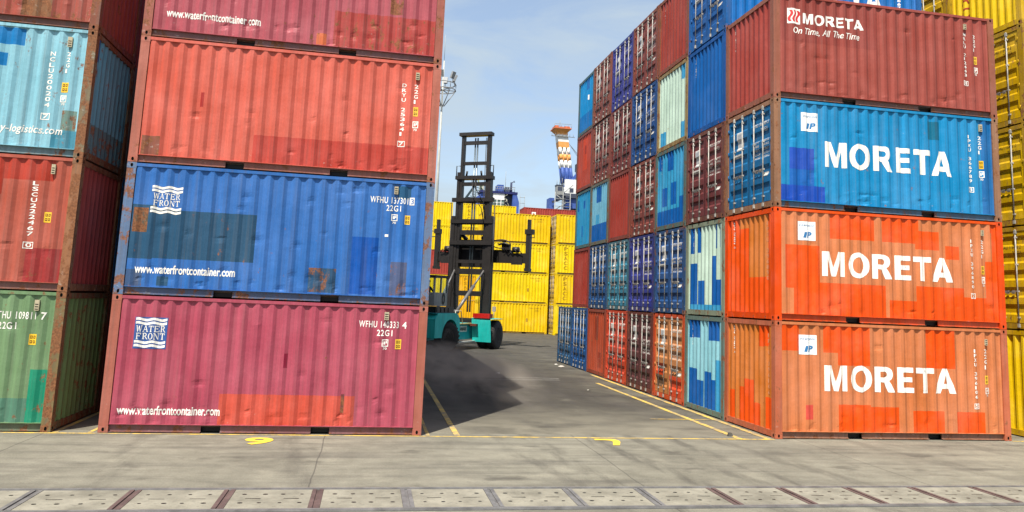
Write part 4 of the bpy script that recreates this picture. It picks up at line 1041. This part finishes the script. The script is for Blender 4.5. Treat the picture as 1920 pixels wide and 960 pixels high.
for x0, y0, l, base, lab, lett in far:
    if y0 <= YA:
        r, S = container(x0, y0, l, base, wear(base, .3), left_doors=y0 < YA, door_cols=(wear(P(214,178,60,FY), .4),)*2)
    else:
        r, S = plain_container(x0, y0, l, base, wear(base, .3))
    if lett: drape([(*(lambda q: (q[0], q[1]))(w_[:2]), (.30, .17, .01, .1), 0) for w_ in stack_code('PSACC', .72, 1.06, .35, 2.4, False)], S['side'], 'lettering', r)
    if y0 <= YA: drape([(*fit(font_mesh('PSAU 1154%d 2' % (60+l*7), .005), 4.45, 2.12, w=1.0, h=.12), (.22,.13,.01,.2), 0), (*fit(font_mesh('22G1', .005), 4.95, 1.92, w=.4, h=.11), (.22,.13,.01,.2), 0), (*rect_vf(4.2, 4.34, 1.0, 1.3), (.35,.20,.02,.5), 0)], S['side'], 'identity_marking', r)
    if l == 5 and x0 == XN: drape([(*rect_vf(.9, 1.35, 1.5, 2.1), WHITE, 0), (*rect_vf(1.0, 1.25, 1.68, 1.95), fred2, 1)], S['side'], 'sticker', r)
    tag(r, lab, 'container', 'yellow and red containers at the far end')

# ================================================================== CONTAINER HANDLER
TEAL = P(44, 190, 182, .95, .28); TEALD = P(34, 158, 164, .9, .35); GREY = P(176, 178, 176, .6, .3); BLK = (0.02, 0.018, 0.016, .4); HRED = P(206, 40, 36, .6, .15)
h = empty('container_handler', (10.22, 28.3, 0), R(-31))
tag(h, 'teal empty container handler with tall black mast, driving away up the aisle', 'forklift')
RY = -4.35      # rear axle
mb = MB(); mb.box(-.75, .75, -3.6, .5, .50, 1.38, TEALD); mb.box(.75, 1.02, -3.1, -.75, .55, 1.36, TEALD); mb.box(-1.02, -.75, -3.1, -.75, .55, 1.36, TEALD)
mb.box(-1.5, 1.5, -.28, .28, .5, 1.05, TEALD); mb.box(.78, 1.12, -3.15, -.7, 1.36, 1.42, P(200,190,120,.6)); mb.build('chassis', h)
mb = MB(); mb.box(1.10, 1.32, -3.2, -.9, .40, .46, P(190,190,184,.7)); mb.box(1.02, 1.12, -3.2, -3.1, .42, .62, GREY); mb.build('step', h)
# counterweight with wheel arches
prof = [(RY-1.84,.75), (RY-1.84,1.7), (RY-1.54,1.98), (RY+.66,1.98), (RY+.94,1.90), (RY+1.14,1.66)]
archp = [(RY+1.0*math.cos(R(t)), .74+.93*math.sin(R(t))) for t in range(0, 181, 12)]
poly = prof + [(RY+1.21,1.15), (RY+1.21,.74)] + archp + [(RY-1.34,.75)]
def side_prism(mb, poly, x0, x1, col):
    i = len(mb.v); n = len(poly)
    mb.v += [(x0, p[0], p[1]) for p in poly] + [(x1, p[0], p[1]) for p in poly]
    mb.f += [tuple(i+k for k in range(n)), tuple(i+n+k for k in range(n-1, -1, -1))] + [(i+k, i+(k+1)%n, i+n+(k+1)%n, i+n+k) for k in range(n)]
    mb.c += [col]*(n+2); mb.sm += [False]*(n+2)
mb = MB(); side_prism(mb, poly, .76, 1.32, TEAL); side_prism(mb, poly, -1.32, -.76, TEAL); mb.box(-.755, .755, RY-1.84, RY+.76, .6, 1.97, TEALD)
mb.box(-1.30, 1.30, RY-1.80, RY+.62, 1.981, 1.995, TEALD); mb.build('counterweight', h)
mb = MB(); mb.box(-1.1, 1.0, RY-1.2, RY+1.0, 1.998, 2.30, BLK)
for k in range(4): mb.box(1.0, 1.03, RY-1.1+k*.46, RY-.8+k*.46, 2.03, 2.26, (.05,.05,.05,.3))
mb.build('engine_deck', h, MASTM)
# cab
cx0, cx1, cy0, cy1, cz0, cz1, cz2 = -1.55, .10, -4.0, -2.35, 2.32, 3.05, 3.86
cab = MB(); cab.box(cx0, cx1, cy0, cy1, cz0, cz1, GREY); cab.box(cx0-.05, cx1+.05, cy0-.06, cy1+.12, cz2, cz2+.12, (.03,.03,.03,.2))
for (x, y) in ((cx0+.04, cy0+.04), (cx1-.04, cy0+.04), (cx0+.04, cy1-.04), (cx1-.04, cy1-.04)): cab.box(x-.045, x+.045, y-.045, y+.045, cz1, cz2, GREY)
cab.box(cx1-.085, cx1+.001, cy1-.86, cy1-.76, cz1, cz2, GREY)
cabo = cab.build('cab', h)
mb = MB(); mb.box(cx0+.09, cx1-.09, cy0+.02, cy0+.03, cz1, cz2, BLK); mb.box(cx0+.09, cx1-.09, cy1-.03, cy1-.02, cz1, cz2, BLK); mb.box(cx1-.03, cx1-.02, cy0+.09, cy1-.86, cz1, cz2, BLK); mb.box(cx1-.03, cx1-.02, cy1-.76, cy1-.09, cz1, cz2, BLK); mb.box(cx0+.02, cx0+.03, cy0+.09, cy1-.09, cz1, cz2, BLK)
mb.build('cab_glass', cabo, GLASSM)
def flat_text(body, parent, name, o, ax, az, w, hgt, col, bold=.03):
    v, f = fit(font_mesh(body, bold), 0, 0, w=w, h=hgt); o, ax, az = Vector(o), Vector(ax), Vector(az)
    m_ = MB(); m_.v = [tuple(o+ax*p[0]+az*p[1]) for p in v]; m_.f = list(f); m_.c = [col]*len(f); m_.sm = [False]*len(f)
    return m_.build(name, parent)
flat_text('0', cabo, 'lettering', (cx1+.006, cy1-.72, 2.38), (0,1,0), (0,0,1), .42, .66, BLK, .05)
flat_text('84', cabo, 'lettering', (-.80, cy0-.006, 2.50), (1,0,0), (0,0,1), .42, .34, BLK, .04)
mb = MB(); mb.box(1.021, 1.03, -2.85, -1.55, .96, 1.28, P(226,230,220,.7)); npl = mb.build('name_plate', h)
flat_text('TAMARI', npl, 'lettering', (1.034, -2.75, 1.02), (0,1,0), (0,0,1), 1.10, .20, BLK, .04)
# wheels
def wheel(x, y, r, w, steer=0.0):
    we = MB(); we.lathe([(-w/2, r*.55), (-w/2, r*.86), (-w*.42, r*.96), (-w*.3, r), (w*.3, r), (w*.42, r*.96), (w/2, r*.86), (w/2, r*.55)], 36, BLK)
    for k in range(24):
        a = 2*math.pi*k/24; c, s_ = math.cos(a), math.sin(a)
        for sx in (-1, 1): we.obox((sx*w*.2, c*(r+.008), s_*(r+.008)), ((1, .5*sx*-s_, .5*sx*c), (0, -s_, c), (0, c, s_)), (w*.2, .035, .02), BLK)
    o = we.build('wheel', h, RUBBER, (x, y, r)); o.rotation_euler = (0, 0, steer)
    rm = MB()
    for s in (-1, 1):
        rm.lathe([(s*w*.5, r*.55), (s*w*.30, r*.50), (s*w*.28, r*.20), (s*w*.42, r*.17), (s*w*.42, 0.001)], 24, (.13,.12,.11,.5))
    rm.build('rim', o)
    return o
wheel(1.0, RY, .78, .52, R(-34)); wheel(-.98, RY, .78, .52, R(-34))
for x in (1.48, 2.10, -1.48, -2.10): wheel(x, 0, .80, .50)
# front mudguards
for s in (1, -1):
    mb = MB(); x0, x1 = s*1.12, s*2.26
    a, b = min(x0, x1), max(x0, x1)
    i = len(mb.v)
    mb.obox(((a+b)/2, -1.02, 1.02), ((1,0,0), (0,1,.16), (0,-.16,1)), ((b-a)/2, .02, .62), TEAL)
    mb.obox(((a+b)/2, -.20, 1.70), ((1,0,0), (0,1,0), (0,0,1)), ((b-a)/2+.1, .72, .02), TEAL)
    mb.build('mudguard', h)
mb = MB(); mb.box(1.14, 2.16, -1.05, -.55, 1.73, 1.98, HRED); mb.build('tool_box', h)
mb = MB(); mb.box(1.04, 1.5, -1.34, -1.10, 1.28, 1.40, P(120,60,40,.6)); mb.build('step', h)
mb = MB()
for p in ([(.98,-3.05,1.42),(.98,-3.05,2.10),(.98,-2.35,2.10),(.98,-2.05,1.42)], [(-1.25,-5.6,1.98),(-1.25,-5.6,2.6)]): mb.tube(p, .028, P(230,226,210,.6), 6)
mb.build('handrail', h)
mb = MB(); mb.tube([(2.12,-.3,1.72),(2.12,-.3,2.15)], .02, GREY, 6); mb.box(2.02, 2.22, -.33, -.27, 2.12, 2.4, GREY); mb.build('mirror', h)
mb = MB(); mb.tube([(-1.0,-5.3,1.98),(-1.0,-5.3,2.85)], .07, BLK, 8); mb.build('exhaust_pipe', h, MASTM)
# tilt cylinders
for s in (1, -1):
    mb = MB(); a, b = Vector((s*.62, -2.15, 2.05)), Vector((s*.95, .68, 4.45)); mid = a+(b-a)*.62
    mb.tube([a, mid], .095, (.10,.095,.09,.4), 10); mb.tube([mid, b], .055, (.3,.3,.29,.1), 8); mb.tube([a-Vector((.14,0,0)), a+Vector((.14,0,0))], .1, BLK, 8); mb.build('tilt_cylinder', h, CYLM)
# mast: three nested stages
mast = empty('mast', (0, .95, 0)); mast.parent = h
def stage(xi, xo, dy, z0, z1, beams, nm):
    mb = MB()
    for s in (-1, 1): mb.box(min(s*xi, s*xo), max(s*xi, s*xo), -dy, dy, z0, z1, BLK)
    for (z, hh) in beams: mb.box(-xi, xi, -dy*.75, dy*.05, z-hh/2, z+hh/2, BLK)
    return mb.build(nm, mast, MASTM)
stage(1.12, 1.34, .24, .35, 7.75, [(1.5,.3), (3.1,.30), (4.4,.34), (7.40,.32)], 'outer_stage')
stage(.95, 1.115, .20, .6, 10.45, [(5.0,.2), (6.75,.28), (8.72,.32), (9.72,.22)], 'middle_stage')
stage(.78, .945, .165, 1.0, 12.72, [(11.0,.20), (12.28,.22), (6.1,.34)], 'inner_stage')
for bx in ((-1.22, 1.22, -.26, .2, 10.0, 10.22), (-1.1, 1.05, -.26, .22, 12.72, 12.92), (-1.36, 1.36, -.28, -.05, 8.62, 8.86), (-1.38, 1.38, -.29, -.06, 7.3, 7.52), (-1.38, 1.38, -.30, -.05, 6.0, 6.24)):
    mb = MB(); mb.box(*bx, BLK); mb.build('crossbeam', mast, MASTM)
mb = MB()
for s in (-1, 1):
    mb.tube([(s*1.22,-.1,10.22),(s*1.22,-.1,10.85),(s*.98,-.1,10.85)], .03, BLK, 6)
    mb.tube([(s*.5,-.2,10.22),(s*.46,-.2,10.5)], .06, BLK, 6)
    mb.tube([(s*1.42,-.12,1.2),(s*1.42,-.12,8.6)], .03, BLK, 6)
mb.build('guide_rail', mast, MASTM)
for x in (-.10, .06):
    mb = MB(); mb.tube([(x,.02,2.0),(x,.02,12.6)], .05, (.10,.13,.16,.1), 8); mb.build('lift_cylinder', mast, simple_mat('dark_chrome', (.12,.15,.17), .3, .6, .2) if x < 0 else bpy.data.materials['dark_chrome'])
mb = MB()
for x in (.62, .70): mb.tube([(x,.0,1.5),(x,.0,12.6)], .022, BLK, 5)
for k in range(2):
    x = -1.0+1.9*k; mb.tube([(x,-.27,4.6),(x+.12,-.38,4.1),(x+.1,-.40,3.5),(x+.02,-.30,3.2)], .02, BLK, 5)
mb.tube([(.1,-.25,10.0),(.3,-.4,9.3),(.75,-.35,8.6),(.9,-.3,7.6)], .025, BLK, 5); mb.tube([(-.1,-.25,10.0),(.1,-.45,9.0),(.65,-.38,8.2),(.85,-.3,7.2)], .025, BLK, 5)
mb.build('hose_bundle', mast, MASTM)
# carriage and spreader
mb = MB(); mb.box(-1.15, 1.15, .30, .75, 4.7, 6.0, BLK); mb.box(-1.05, 1.05, .30, .6, 6.0, 6.35, BLK)
i = len(mb.v); mb.obox((-.75,.3,6.6), ((1,0,-1), (0,1,0), (1,0,1)), (.35,.1,.10), BLK); mb.obox((.75,.3,6.6), ((1,0,1), (0,1,0), (1,0,-1)), (.3,.1,.10), BLK)
mb.build('carriage', mast, MASTM)
spr = MB(); spr.box(-3.0, 3.0, .78, 1.16, 5.02, 5.62, BLK); spr.box(-1.9, 1.9, .80, 1.18, 5.62, 5.80, BLK)
for s in (-1, 1):
    spr.box(s*2.35-.35, s*2.35+.35, .72, .80, 4.92, 5.3, BLK); spr.box(s*1.6-.25, s*1.6+.25, .7, 1.0, 5.8, 6.15, BLK)
spr = spr.build('spreader', h, MASTM, (.30, .95, 0))
for s in (-1, 1):
    mb = MB(); x = s*3.02
    mb.box(x-.13, x+.13, .70, 1.06, 4.72, 6.9, BLK); mb.box(x-.085, x+.085, .76, .98, 6.9, 7.65, BLK); mb.box(x-.2, x+.32 if s > 0 else x+.2, .66, 1.0, 6.75, 7.05, BLK); mb.box(x-.14, x+.14, .6, 1.15, 4.55, 4.72, BLK)
    mb.tube([(x+s*.15,.7,6.9),(x+s*.40,.7,6.9),(x+s*.40,.7,6.55),(x+s*.15,.7,6.55)], .035, BLK, 6)
    mb.build('end_arm', spr, MASTM)
mb = MB()
mb.tube([(1.3+.75*math.cos(R(t))*.8, .72, 6.15+.26*math.sin(R(t))) for t in range(-20, 300, 20)], .035, BLK, 6)
mb.tube([(1.15,.7,6.1),(1.55,.62,6.2),(1.95,.7,6.05)], .06, P(120,30,24,.6), 6)
for s in (-1, 1):
    for k in range(4): mb.tube([(s*(1.5+.3*k),.7,5.6),(s*(1.62+.3*k),.60,5.95-.05*k),(s*(1.8+.3*k),.7,5.55)], .03, BLK, 5)
    mb.lathe([(-.2,.001),(-.2,.17),(.2,.17),(.2,.001)], 12, BLK, 'x', (s*2.25, .8, 5.82))
mb.build('hose_bundle', spr, MASTM)

# the driver, seen through the rear window of the cab
def person(loc, rz):
    J = [(0,0,.0),(0,-.03,.25),(0,-.02,.48),(0,.0,.60),(0,.02,.72),(.17,-.01,.50),(.27,.12,.28),(.24,.36,.26),(-.17,-.01,.50),(-.27,.12,.28),(-.24,.36,.26),(.11,.05,-.03),(.13,.45,.0),(.13,.50,-.42),(-.11,.05,-.03),(-.13,.45,.0),(-.13,.50,-.42),(0,.02,.83)]
    E = [(0,1),(1,2),(2,3),(3,4),(4,17),(2,5),(5,6),(6,7),(2,8),(8,9),(9,10),(0,11),(11,12),(12,13),(0,14),(14,15),(15,16)]
    RR = [.15,.15,.13,.055,.10,.065,.05,.04,.065,.05,.04,.09,.07,.05,.09,.07,.05,.08]
    me = bpy.data.meshes.new('person'); me.from_pydata(J, E, []); me.update()
    o = bpy.data.objects.new('person', me); COL.objects.link(o)
    m1 = o.modifiers.new('skin', 'SKIN'); me.skin_vertices.new() if not me.skin_vertices else None
    for k, r_ in enumerate(RR): me.skin_vertices[0].data[k].radius = (r_, r_)
    me.skin_vertices[0].data[0].use_root = True
    o.modifiers.new('sub', 'SUBSURF').levels = 1; o.modifiers['sub'].render_levels = 1
    dg = bpy.context.evaluated_depsgraph_get(); new = bpy.data.meshes.new_from_object(o.evaluated_get(dg))
    o.modifiers.clear(); o.data = new; new.materials.clear()
    new.materials.append(simple_mat('dark_work_clothes', (.03,.032,.04), .9))
    for p in new.polygons: p.use_smooth = True
    o.location = loc; o.rotation_euler = (0,0,rz)
    mb = MB(); mb.lathe([(.80,.115),(.86,.115),(.93,.07),(.95,.001)], 14, (.5,.4,.05,.1), 'z', (0,.02,0)); mb.build('helmet', o)
    return o
wm_ = Matrix.Translation((10.22, 28.3, 0)) @ Matrix.Rotation(R(-31), 4, 'Z')
p_ = person(wm_ @ Vector((-.62, -3.35, 2.80)), R(-31))
tag(p_, 'person in dark clothes seated at the controls inside the grey cab', 'person')
mb = MB(); mb.box(-.87, -.37, -3.65, -3.1, 2.36, 2.72, BLK); mb.box(-.85, -.39, -3.72, -3.62, 2.72, 3.25, BLK); mb.build('driver_seat', h)

# exhaust smoke drifting low behind the machine
sm, st = bpy.data.materials.new('exhaust_smoke'), None
sm.use_nodes = True; st = sm.node_tree; st.nodes.clear()
so_ = N(st, 'ShaderNodeOutputMaterial'); pv = N(st, 'ShaderNodeVolumePrincipled'); st.links.new(pv.outputs[0], so_.inputs['Volume'])
_tc = N(st, 'ShaderNodeTexCoord')
_g = N(st, 'ShaderNodeTexGradient', gradient_type='SPHERICAL'); st.links.new(_tc.outputs['Object'], _g.inputs[0])
_nn = noise(st, mapping(st, _tc.outputs['Object'], (1.6, 2.2, 1.2)), 1.3, 5, 0.6, .6)
st.links.new(math_(st, 'MULTIPLY', math_(st, 'MULTIPLY', mrange(st, _nn, .40, .70, 0, 1), mrange(st, _g.outputs['Fac'], 0, .7, 0, 1)), 0.55), pv.inputs['Density'])
pv.inputs['Color'].default_value = (.72, .64, .55, 1)
me = bpy.data.meshes.new('exhaust_smoke'); bm = bmesh.new(); bmesh.ops.create_icosphere(bm, subdivisions=3, radius=1.0); bm.to_mesh(me); bm.free(); me.materials.append(sm)
o = place(me, 'exhaust_smoke'); o.location = (7.8, 11.4, .30); o.scale = (2.4, 9.6, .9); o.rotation_euler = (0, 0, R(4)); tag(o, kind='stuff')

# ================================================================== BACKGROUND
# high mast floodlight
lm = empty('light_mast', (13.28, 90, 0)); tag(lm, 'tall pale floodlight mast with a ring of lamps behind the red containers', 'light mast')
mb = MB(); mb.tube([(0,0,0),(0,0,37.0)], .30, (.40,.40,.37,.1), 14, .10); mb.build('pole', lm)
mb = MB(); mb.tube([(0,0,37),(0,0,41)], .03, (.3,.3,.3,.1), 5); mb.build('lightning_rod', lm)
mb = MB()
for z, rr in ((32.6, 1.9), (33.5, 1.9)): mb.tube([(rr*math.cos(R(t)), rr*math.sin(R(t)), z) for t in range(0, 361, 30)], .08, (.25,.26,.27,.2), 5)
for t in range(0, 360, 60):
    c, s = math.cos(R(t)), math.sin(R(t)); mb.tube([(0,0,32.6),(1.9*c,1.9*s,32.6),(1.9*c,1.9*s,33.5)], .07, (.25,.26,.27,.2), 5); mb.tube([(.3*c,.3*s,30.2),(1.9*c,1.9*s,32.6)], .07, (.25,.26,.27,.2), 5)
mb.build('lamp_ring', lm)
for t in range(15, 360, 60):
    c, s = math.cos(R(t)), math.sin(R(t)); mb = MB(); mb.obox((1.8*c, 1.8*s, 34.6), ((c,s,-.4), (-s,c,0), (.4*c,.4*s,1)), (.14,.34,.52), (.26,.27,.28,.2)); mb.tube([(1.8*c,1.8*s,33.5),(1.8*c,1.8*s,34.2)], .06, (.25,.26,.27,.2), 5); mb.build('floodlight', lm)

# harbour crane with banded tower
CB = P(74, 102, 176, .75, .2); CWH = P(240, 240, 236, .85, .12); CO = P(238, 166, 92, .8, .15); CDK = (.05,.06,.09,.3)
hc = empty('harbour_crane', (60.9, 200, 0)); tag(hc, 'harbour crane with orange and white banded tower on a blue base', 'crane')
def lean(z): return (z-38.5)*-.150
mb = MB(); bands = [(38.4,42.9,CB),(42.9,45.1,CWH),(45.1,46.9,CO),(46.9,49.0,CWH),(49.0,50.7,CO),(50.7,52.9,CWH),(52.9,54.2,CO)]
for z0, z1, c in bands:
    xm = lean((z0+z1)/2)
    if z0 < 48.9:
        for (dx, dy) in ((-1.25,-1.2),(.05,-1.2),(1.3,-1.2),(-1.25,1.2),(1.3,1.2)):
            mb.tube([(lean(z0)+dx, dy, z0), (lean(z1)+dx, dy, z1)], .46, c, 8)
        if c is CO or c is CB: mb.obox((xm, 0, (z0+z1)/2), ((1,0,0),(0,1,0),(-.15,0,1)), (1.5,1.3,(z1-z0)/2), c)
        else: mb.obox((xm, .0, (z0+z1)/2), ((1,0,0),(0,1,0),(-.15,0,1)), (1.45,1.0,(z1-z0)/2), CWH)
    else: mb.obox((xm, 0, (z0+z1)/2), ((1,0,0),(0,1,0),(-.15,0,1)), (1.62,1.5,(z1-z0)/2), c)
mb.build('tower', hc)
mb = MB(); x = lean(54.4)
i = len(mb.v); mb.v += [(x-1.6,-1.5,53.4),(x+1.6,-1.5,53.4),(x+1.6,1.5,53.4),(x-1.6,1.5,53.4),(x-2.5,-2.4,54.5),(x+2.5,-2.4,54.5),(x+2.5,2.4,54.5),(x-2.5,2.4,54.5)]
mb.f += [(0,1,5,4),(1,2,6,5),(2,3,7,6),(3,0,4,7),(4,5,6,7)]; mb.c += [CO]*5; mb.sm += [False]*5
OR2 = P(220,124,84,.75)
mb.box(x-2.7, x+2.7, -2.6, 2.6, 54.5, 54.8, OR2); mb.box(x-2.3, x-1.2, -2, 2, 54.8, 55.5, OR2); mb.box(x+.6, x+2.3, -2, 2, 54.8, 55.4, OR2); mb.box(x-.8, x+.2, -2, 2, 54.8, 55.2, OR2)
for k in range(6): mb.tube([(x-2.6+k*1.04,-2.5,54.8),(x-2.6+k*1.04,-2.5,55.9)], .05, GREY, 4)
mb.tube([(x-2.6,-2.5,55.9),(x+2.6,-2.5,55.9)], .05, GREY, 4)
mb.tube([(x-.4,0,55),(x-.4,0,57.6)], .07, GREY, 4); mb.build('mast_head', hc)
mb = MB(); xx = lean(52.4)
mb.box(xx-3.6, xx+3.6, -1.9, -1.5, 52.2, 52.32, GREY)
for k in range(7): mb.tube([(xx-3.5+k*1.1,-1.9,52.3),(xx-3.5+k*1.1,-1.9,53.2)], .05, GREY, 4)
mb.build('walkway', hc)
mb = MB(); mb.box(-1.2, 7.5, -2.6, 2.6, 35.0, 39.2, CWH); mb.obox((-.6,-2.55,36.8), ((1,0,.9),(0,1,0),(-.9,0,1)), (2.0,.15,.6), CWH); mb.box(.2, 1.4, -2.65, -2.6, 35.3, 36.6, CDK); mb.build('machinery_house', hc)
mb = MB(); mb.box(-2.6, 8, -3, 3, 33.6, 34.95, CDK); mb.obox((-3.0,-2.8,32.9), ((1,0,.45),(0,1,0),(-.45,0,1)), (2.2,.2,.35), CDK); mb.build('turning_deck', hc)
mb = MB()
mb.beam((-2.2,-1.8,36.0),(1.0,-1.8,38.8), .7, .8, CB); mb.beam((.6,-1.8,38.6),(4.2,-1.8,43.0), .8, .8, CB); mb.beam((2.4,-1.8,41.2),(6.5,-1.8,43.0), .6, .9, CB)
mb.box(2.6, 6.5, -2.2, 1, 42.2, 44.4, CDK); mb.tube([(3.4,-2,44.4),(3.4,-2,47)], .08, GREY, 4); mb.box(2.2, 2.9, -2.2, -1.5, 39.2, 43.0, CDK); mb.build('boom_foot', hc)
mb = MB()
for a in (.6, .9, 1.2): mb.tube([(lean(50)+1.6, -1, 50.5), (3.2+a*2, -1, 44.4)], .05, (.08,.08,.09,.2), 4)
mb.build('stay_cable', hc)
mb = MB(); mb.box(-3.9, -1.9, -3.2, -1.2, 34.5, 37.0, GREY); mb.box(-4.0, -1.8, -3.3, -1.1, 37.0, 37.3, CDK); mb.box(-3.6, -2.2, -3.24, -3.2, 35.5, 36.7, CDK)
for k in range(3): mb.tube([(-3.8+k*.8,-3,37.3),(-3.8+k*.8,-3,38.6+.4*k)], .07, GREY, 4)
mb.build('operator_cab', hc)
mb = MB()
for k in range(3):
    z = 34.2-k*2.2; mb.box(-4.4, .2, -3.9, -3.7, z, z+.15, GREY); mb.tube([(-4.2+(k%2)*3.2,-3.8,z),(-1.0-(k%2)*3.2,-3.8,z-2.2)], .14, GREY, 4); mb.tube([(-4.4,-3.9,z+1),(.1,-3.9,z+1)], .07, GREY, 4)
for x in (-4.4,-2.0,.2): mb.tube([(x,-3.8,0),(x,-3.8,35)], .14, GREY, 5)
mb.build('stair_tower', hc)
mb = MB()
mb.box(-5.6, -4.2, -2, 2, .0, 33.4, CB); mb.box(-.3, 1.1, -2, 2, 0, 33.4, P(60,80,130,.6)); mb.box(3.0, 5.6, -2, 2, 0, 33.4, CDK)
mb.box(-.8, 5.5, -2.3, 2.3, 30.6, 33.5, CB); mb.box(-6.2, 7.6, -2.4, 2.4, 22, 24.5, CB); mb.build('portal_frame', hc)

# blue crane machinery deck behind the mast
bc = empty('blue_crane', (32.0, 150, 0)); tag(bc, 'blue crane superstructure with white cabin and railings above the yellow containers', 'crane')
mb = MB(); mb.box(-1.4, 1.0, -2, 2, 23.6, 25.0, (.10,.16,.14,.2)); mb.box(-1.5, 1.1, -2.1, 2.1, 25.0, 26.4, CWH); mb.box(-1.5, 1.1, -2.1, 2.1, 22.2, 23.6, CWH)
for x in (-.6, .3): mb.box(x-.08, x+.08, -2.08, -2.0, 23.6, 25.0, CWH)
mb.box(-1.4, 1.0, -2.06, -2.0, 24.25, 24.35, CWH); mb.build('cabin', bc)
mb = MB(); mb.box(-4.5, 4.0, -2.3, 2.3, 26.4, 26.9, P(50,58,120,.6)); mb.box(-4.4, 2.9, -2, 2, 20.5, 22.2, CDK); mb.box(1.1, 2.9, -1.0, 2, 22.2, 26.4, CDK); mb.build('machinery_deck', bc)
mb = MB(); mb.box(-.5, .9, -1.5, 1.5, 26.9, 28.5, CB); mb.box(1.2, 2.2, -1.5, 1.5, 26.9, 28.0, P(90,104,130,.6)); mb.box(2.3, 3.0, -1, 1, 26.9, 27.6, CB); mb.build('winch_housing', bc)
mb = MB(); side = [(2.9,21.0),(4.4,21.0),(4.4,24.6),(3.7,26.9),(2.9,27.0)]
i = len(mb.v); n = 5; mb.v += [(p[0],-2.2,p[1]) for p in side]+[(p[0],1.8,p[1]) for p in side]; mb.f += [tuple(range(n)), tuple(range(2*n-1,n-1,-1))]+[(k,(k+1)%n,n+(k+1)%n,n+k) for k in range(n)]; mb.c += [CB]*(n+2); mb.sm += [False]*(n+2); mb.build('side_frame', bc)
mb = MB(); mb.tube([(2.7,-1,26.9),(2.7,-1,29.2),(3.4,-1,29.5)], .24, P(66,76,110,.6), 8); mb.build('exhaust_pipe', bc)
mb = MB()
for k in range(9): mb.tube([(-1.2+k*.55,-2.4,26.9),(-1.2+k*.55,-2.4,27.9)], .04, GREY, 4)
mb.tube([(-1.2,-2.4,27.9),(3.4,-2.4,27.9)], .05, GREY, 4); mb.tube([(-1.2,-2.4,27.4),(3.4,-2.4,27.4)], .04, GREY, 4)
for z in (21.5, 23, 24.5, 25.8): mb.tube([(4.5,-2.3,z),(5.7,-2.3,z)], .05, GREY, 4)
for x in (4.6, 5.6): mb.tube([(x,-2.3,20.5),(x,-2.3,26.2)], .05, GREY, 4)
mb.tube([(1.1,-2.4,31.5),(1.1,-2.4,26.9)], .04, GREY, 4); mb.build('railing', bc)
mb = MB(); mb.tube([(1.3+.35*math.cos(R(t*6)), -2.5+.35*math.sin(R(t*6)), 21+t*.022) for t in range(0, 240, 4)], .06, P(190,190,170,.6), 4)
mb.tube([(1.1,-2.5,20.8),(2.2,-2.5,23.4),(1.3,-2.5,25.2)], .06, P(190,190,170,.6), 4); mb.build('spiral_stair', bc)
mb = MB(); mb.obox((-4.2,-1.5,25.2), ((1,0,.9),(0,1,0),(-.9,0,1)), (1.9,.4,.8), CB); mb.obox((-5.2,0,24.4), ((1,0,0),(0,1,0),(0,0,1)), (2.0,1,.9), P(44,50,110,.6)); mb.build('boom_foot', bc)
mb = MB(); mb.beam((-8.2,-1.5,24.0),(-5.2,-1.5,28.6), .4, .5, (.03,.05,.06,.2))
for k in range(9): mb.beam((-7.6+k*.33,-1.6,24.0+k*.5),(-6.6+k*.33,-1.6,23.8+k*.5), .12, .12, P(60,110,120,.6))
mb.tube([(-5.2,-1.5,29.5),(-3.6,-1.5,26.4)], .16, P(140,150,100,.6), 6); mb.box(-4.4, -3.6, -1, 1, 26.4, 28.2, P(220,220,205,.7)); mb.build('boom_lattice', bc)
mb = MB()
for x in (-6.0, 3.2):
    for y in (-2, 3): mb.box(x-.6, x+.6, y-.6, y+.6, 0, 20.5, CB)
mb.box(-6.6, 3.8, -2.7, 3.7, 19.2, 20.5, CB); mb.build('portal_frame', bc)

# small things lying about
def scrap(x, y, r_, col, label, seed):
    rnd = random.Random(seed); mb = MB(); n = 9
    ring = [(x+r_*rnd.uniform(.5,1.2)*math.cos(2*math.pi*k/n), y+r_*rnd.uniform(.5,1.2)*math.sin(2*math.pi*k/n), .012+rnd.uniform(0,.03)) for k in range(n)]
    i = len(mb.v); mb.v += ring+[(x, y, r_*.55)]+[(p[0]*.55+x*.45, p[1]*.55+y*.45, r_*rnd.uniform(.25,.6)) for p in ring]
    for k in range(n):
        k2 = (k+1) % n; mb.f += [(i+k, i+k2, i+n+1+k2, i+n+1+k), (i+n+1+k, i+n+1+k2, i+n)]; mb.c += [col]*2; mb.sm += [False]*2
    tag(mb.build('crumpled_scrap'), label, 'litter', 'litter on the aisle ground')
scrap(13.30, 17.7, .10, (.5,.48,.44,.2), 'crumpled white plastic scrap at the foot of the farthest blue doors', 1)
scrap(13.25, 16.6, .14, (.42,.38,.33,.2), 'larger crumpled pale scrap by the blue doors at the aisle end', 2)
scrap(9.85, 12.9, .11, (.75,.74,.7,.1), 'small white scrap at the edge of the shade in the aisle', 3)
scrap(12.0, 8.2, .06, (.5,.48,.42,.1), 'tiny pale scrap in the middle of the aisle', 4)
mb = MB(); x, y = 12.93, .30
i = len(mb.v); mb.v += [(x-.06,y-.05,.003),(x+.06,y-.05,.003),(x+.06,y+.05,.003),(x-.05,y+.05,.003),(x-.04,y-.03,.08),(x+.04,y-.03,.07),(x+.04,y+.03,.09),(x-.03,y+.03,.08)]
for f in ((4,5,6,7),(0,1,5,4),(1,2,6,5),(2,3,7,6),(3,0,4,7)): mb.f.append(f); mb.c.append((.07,.065,.055,.4)); mb.sm.append(False)
tag(mb.build('rubber_block'), 'small dark block lying on the yellow line before the corner stack', 'block')
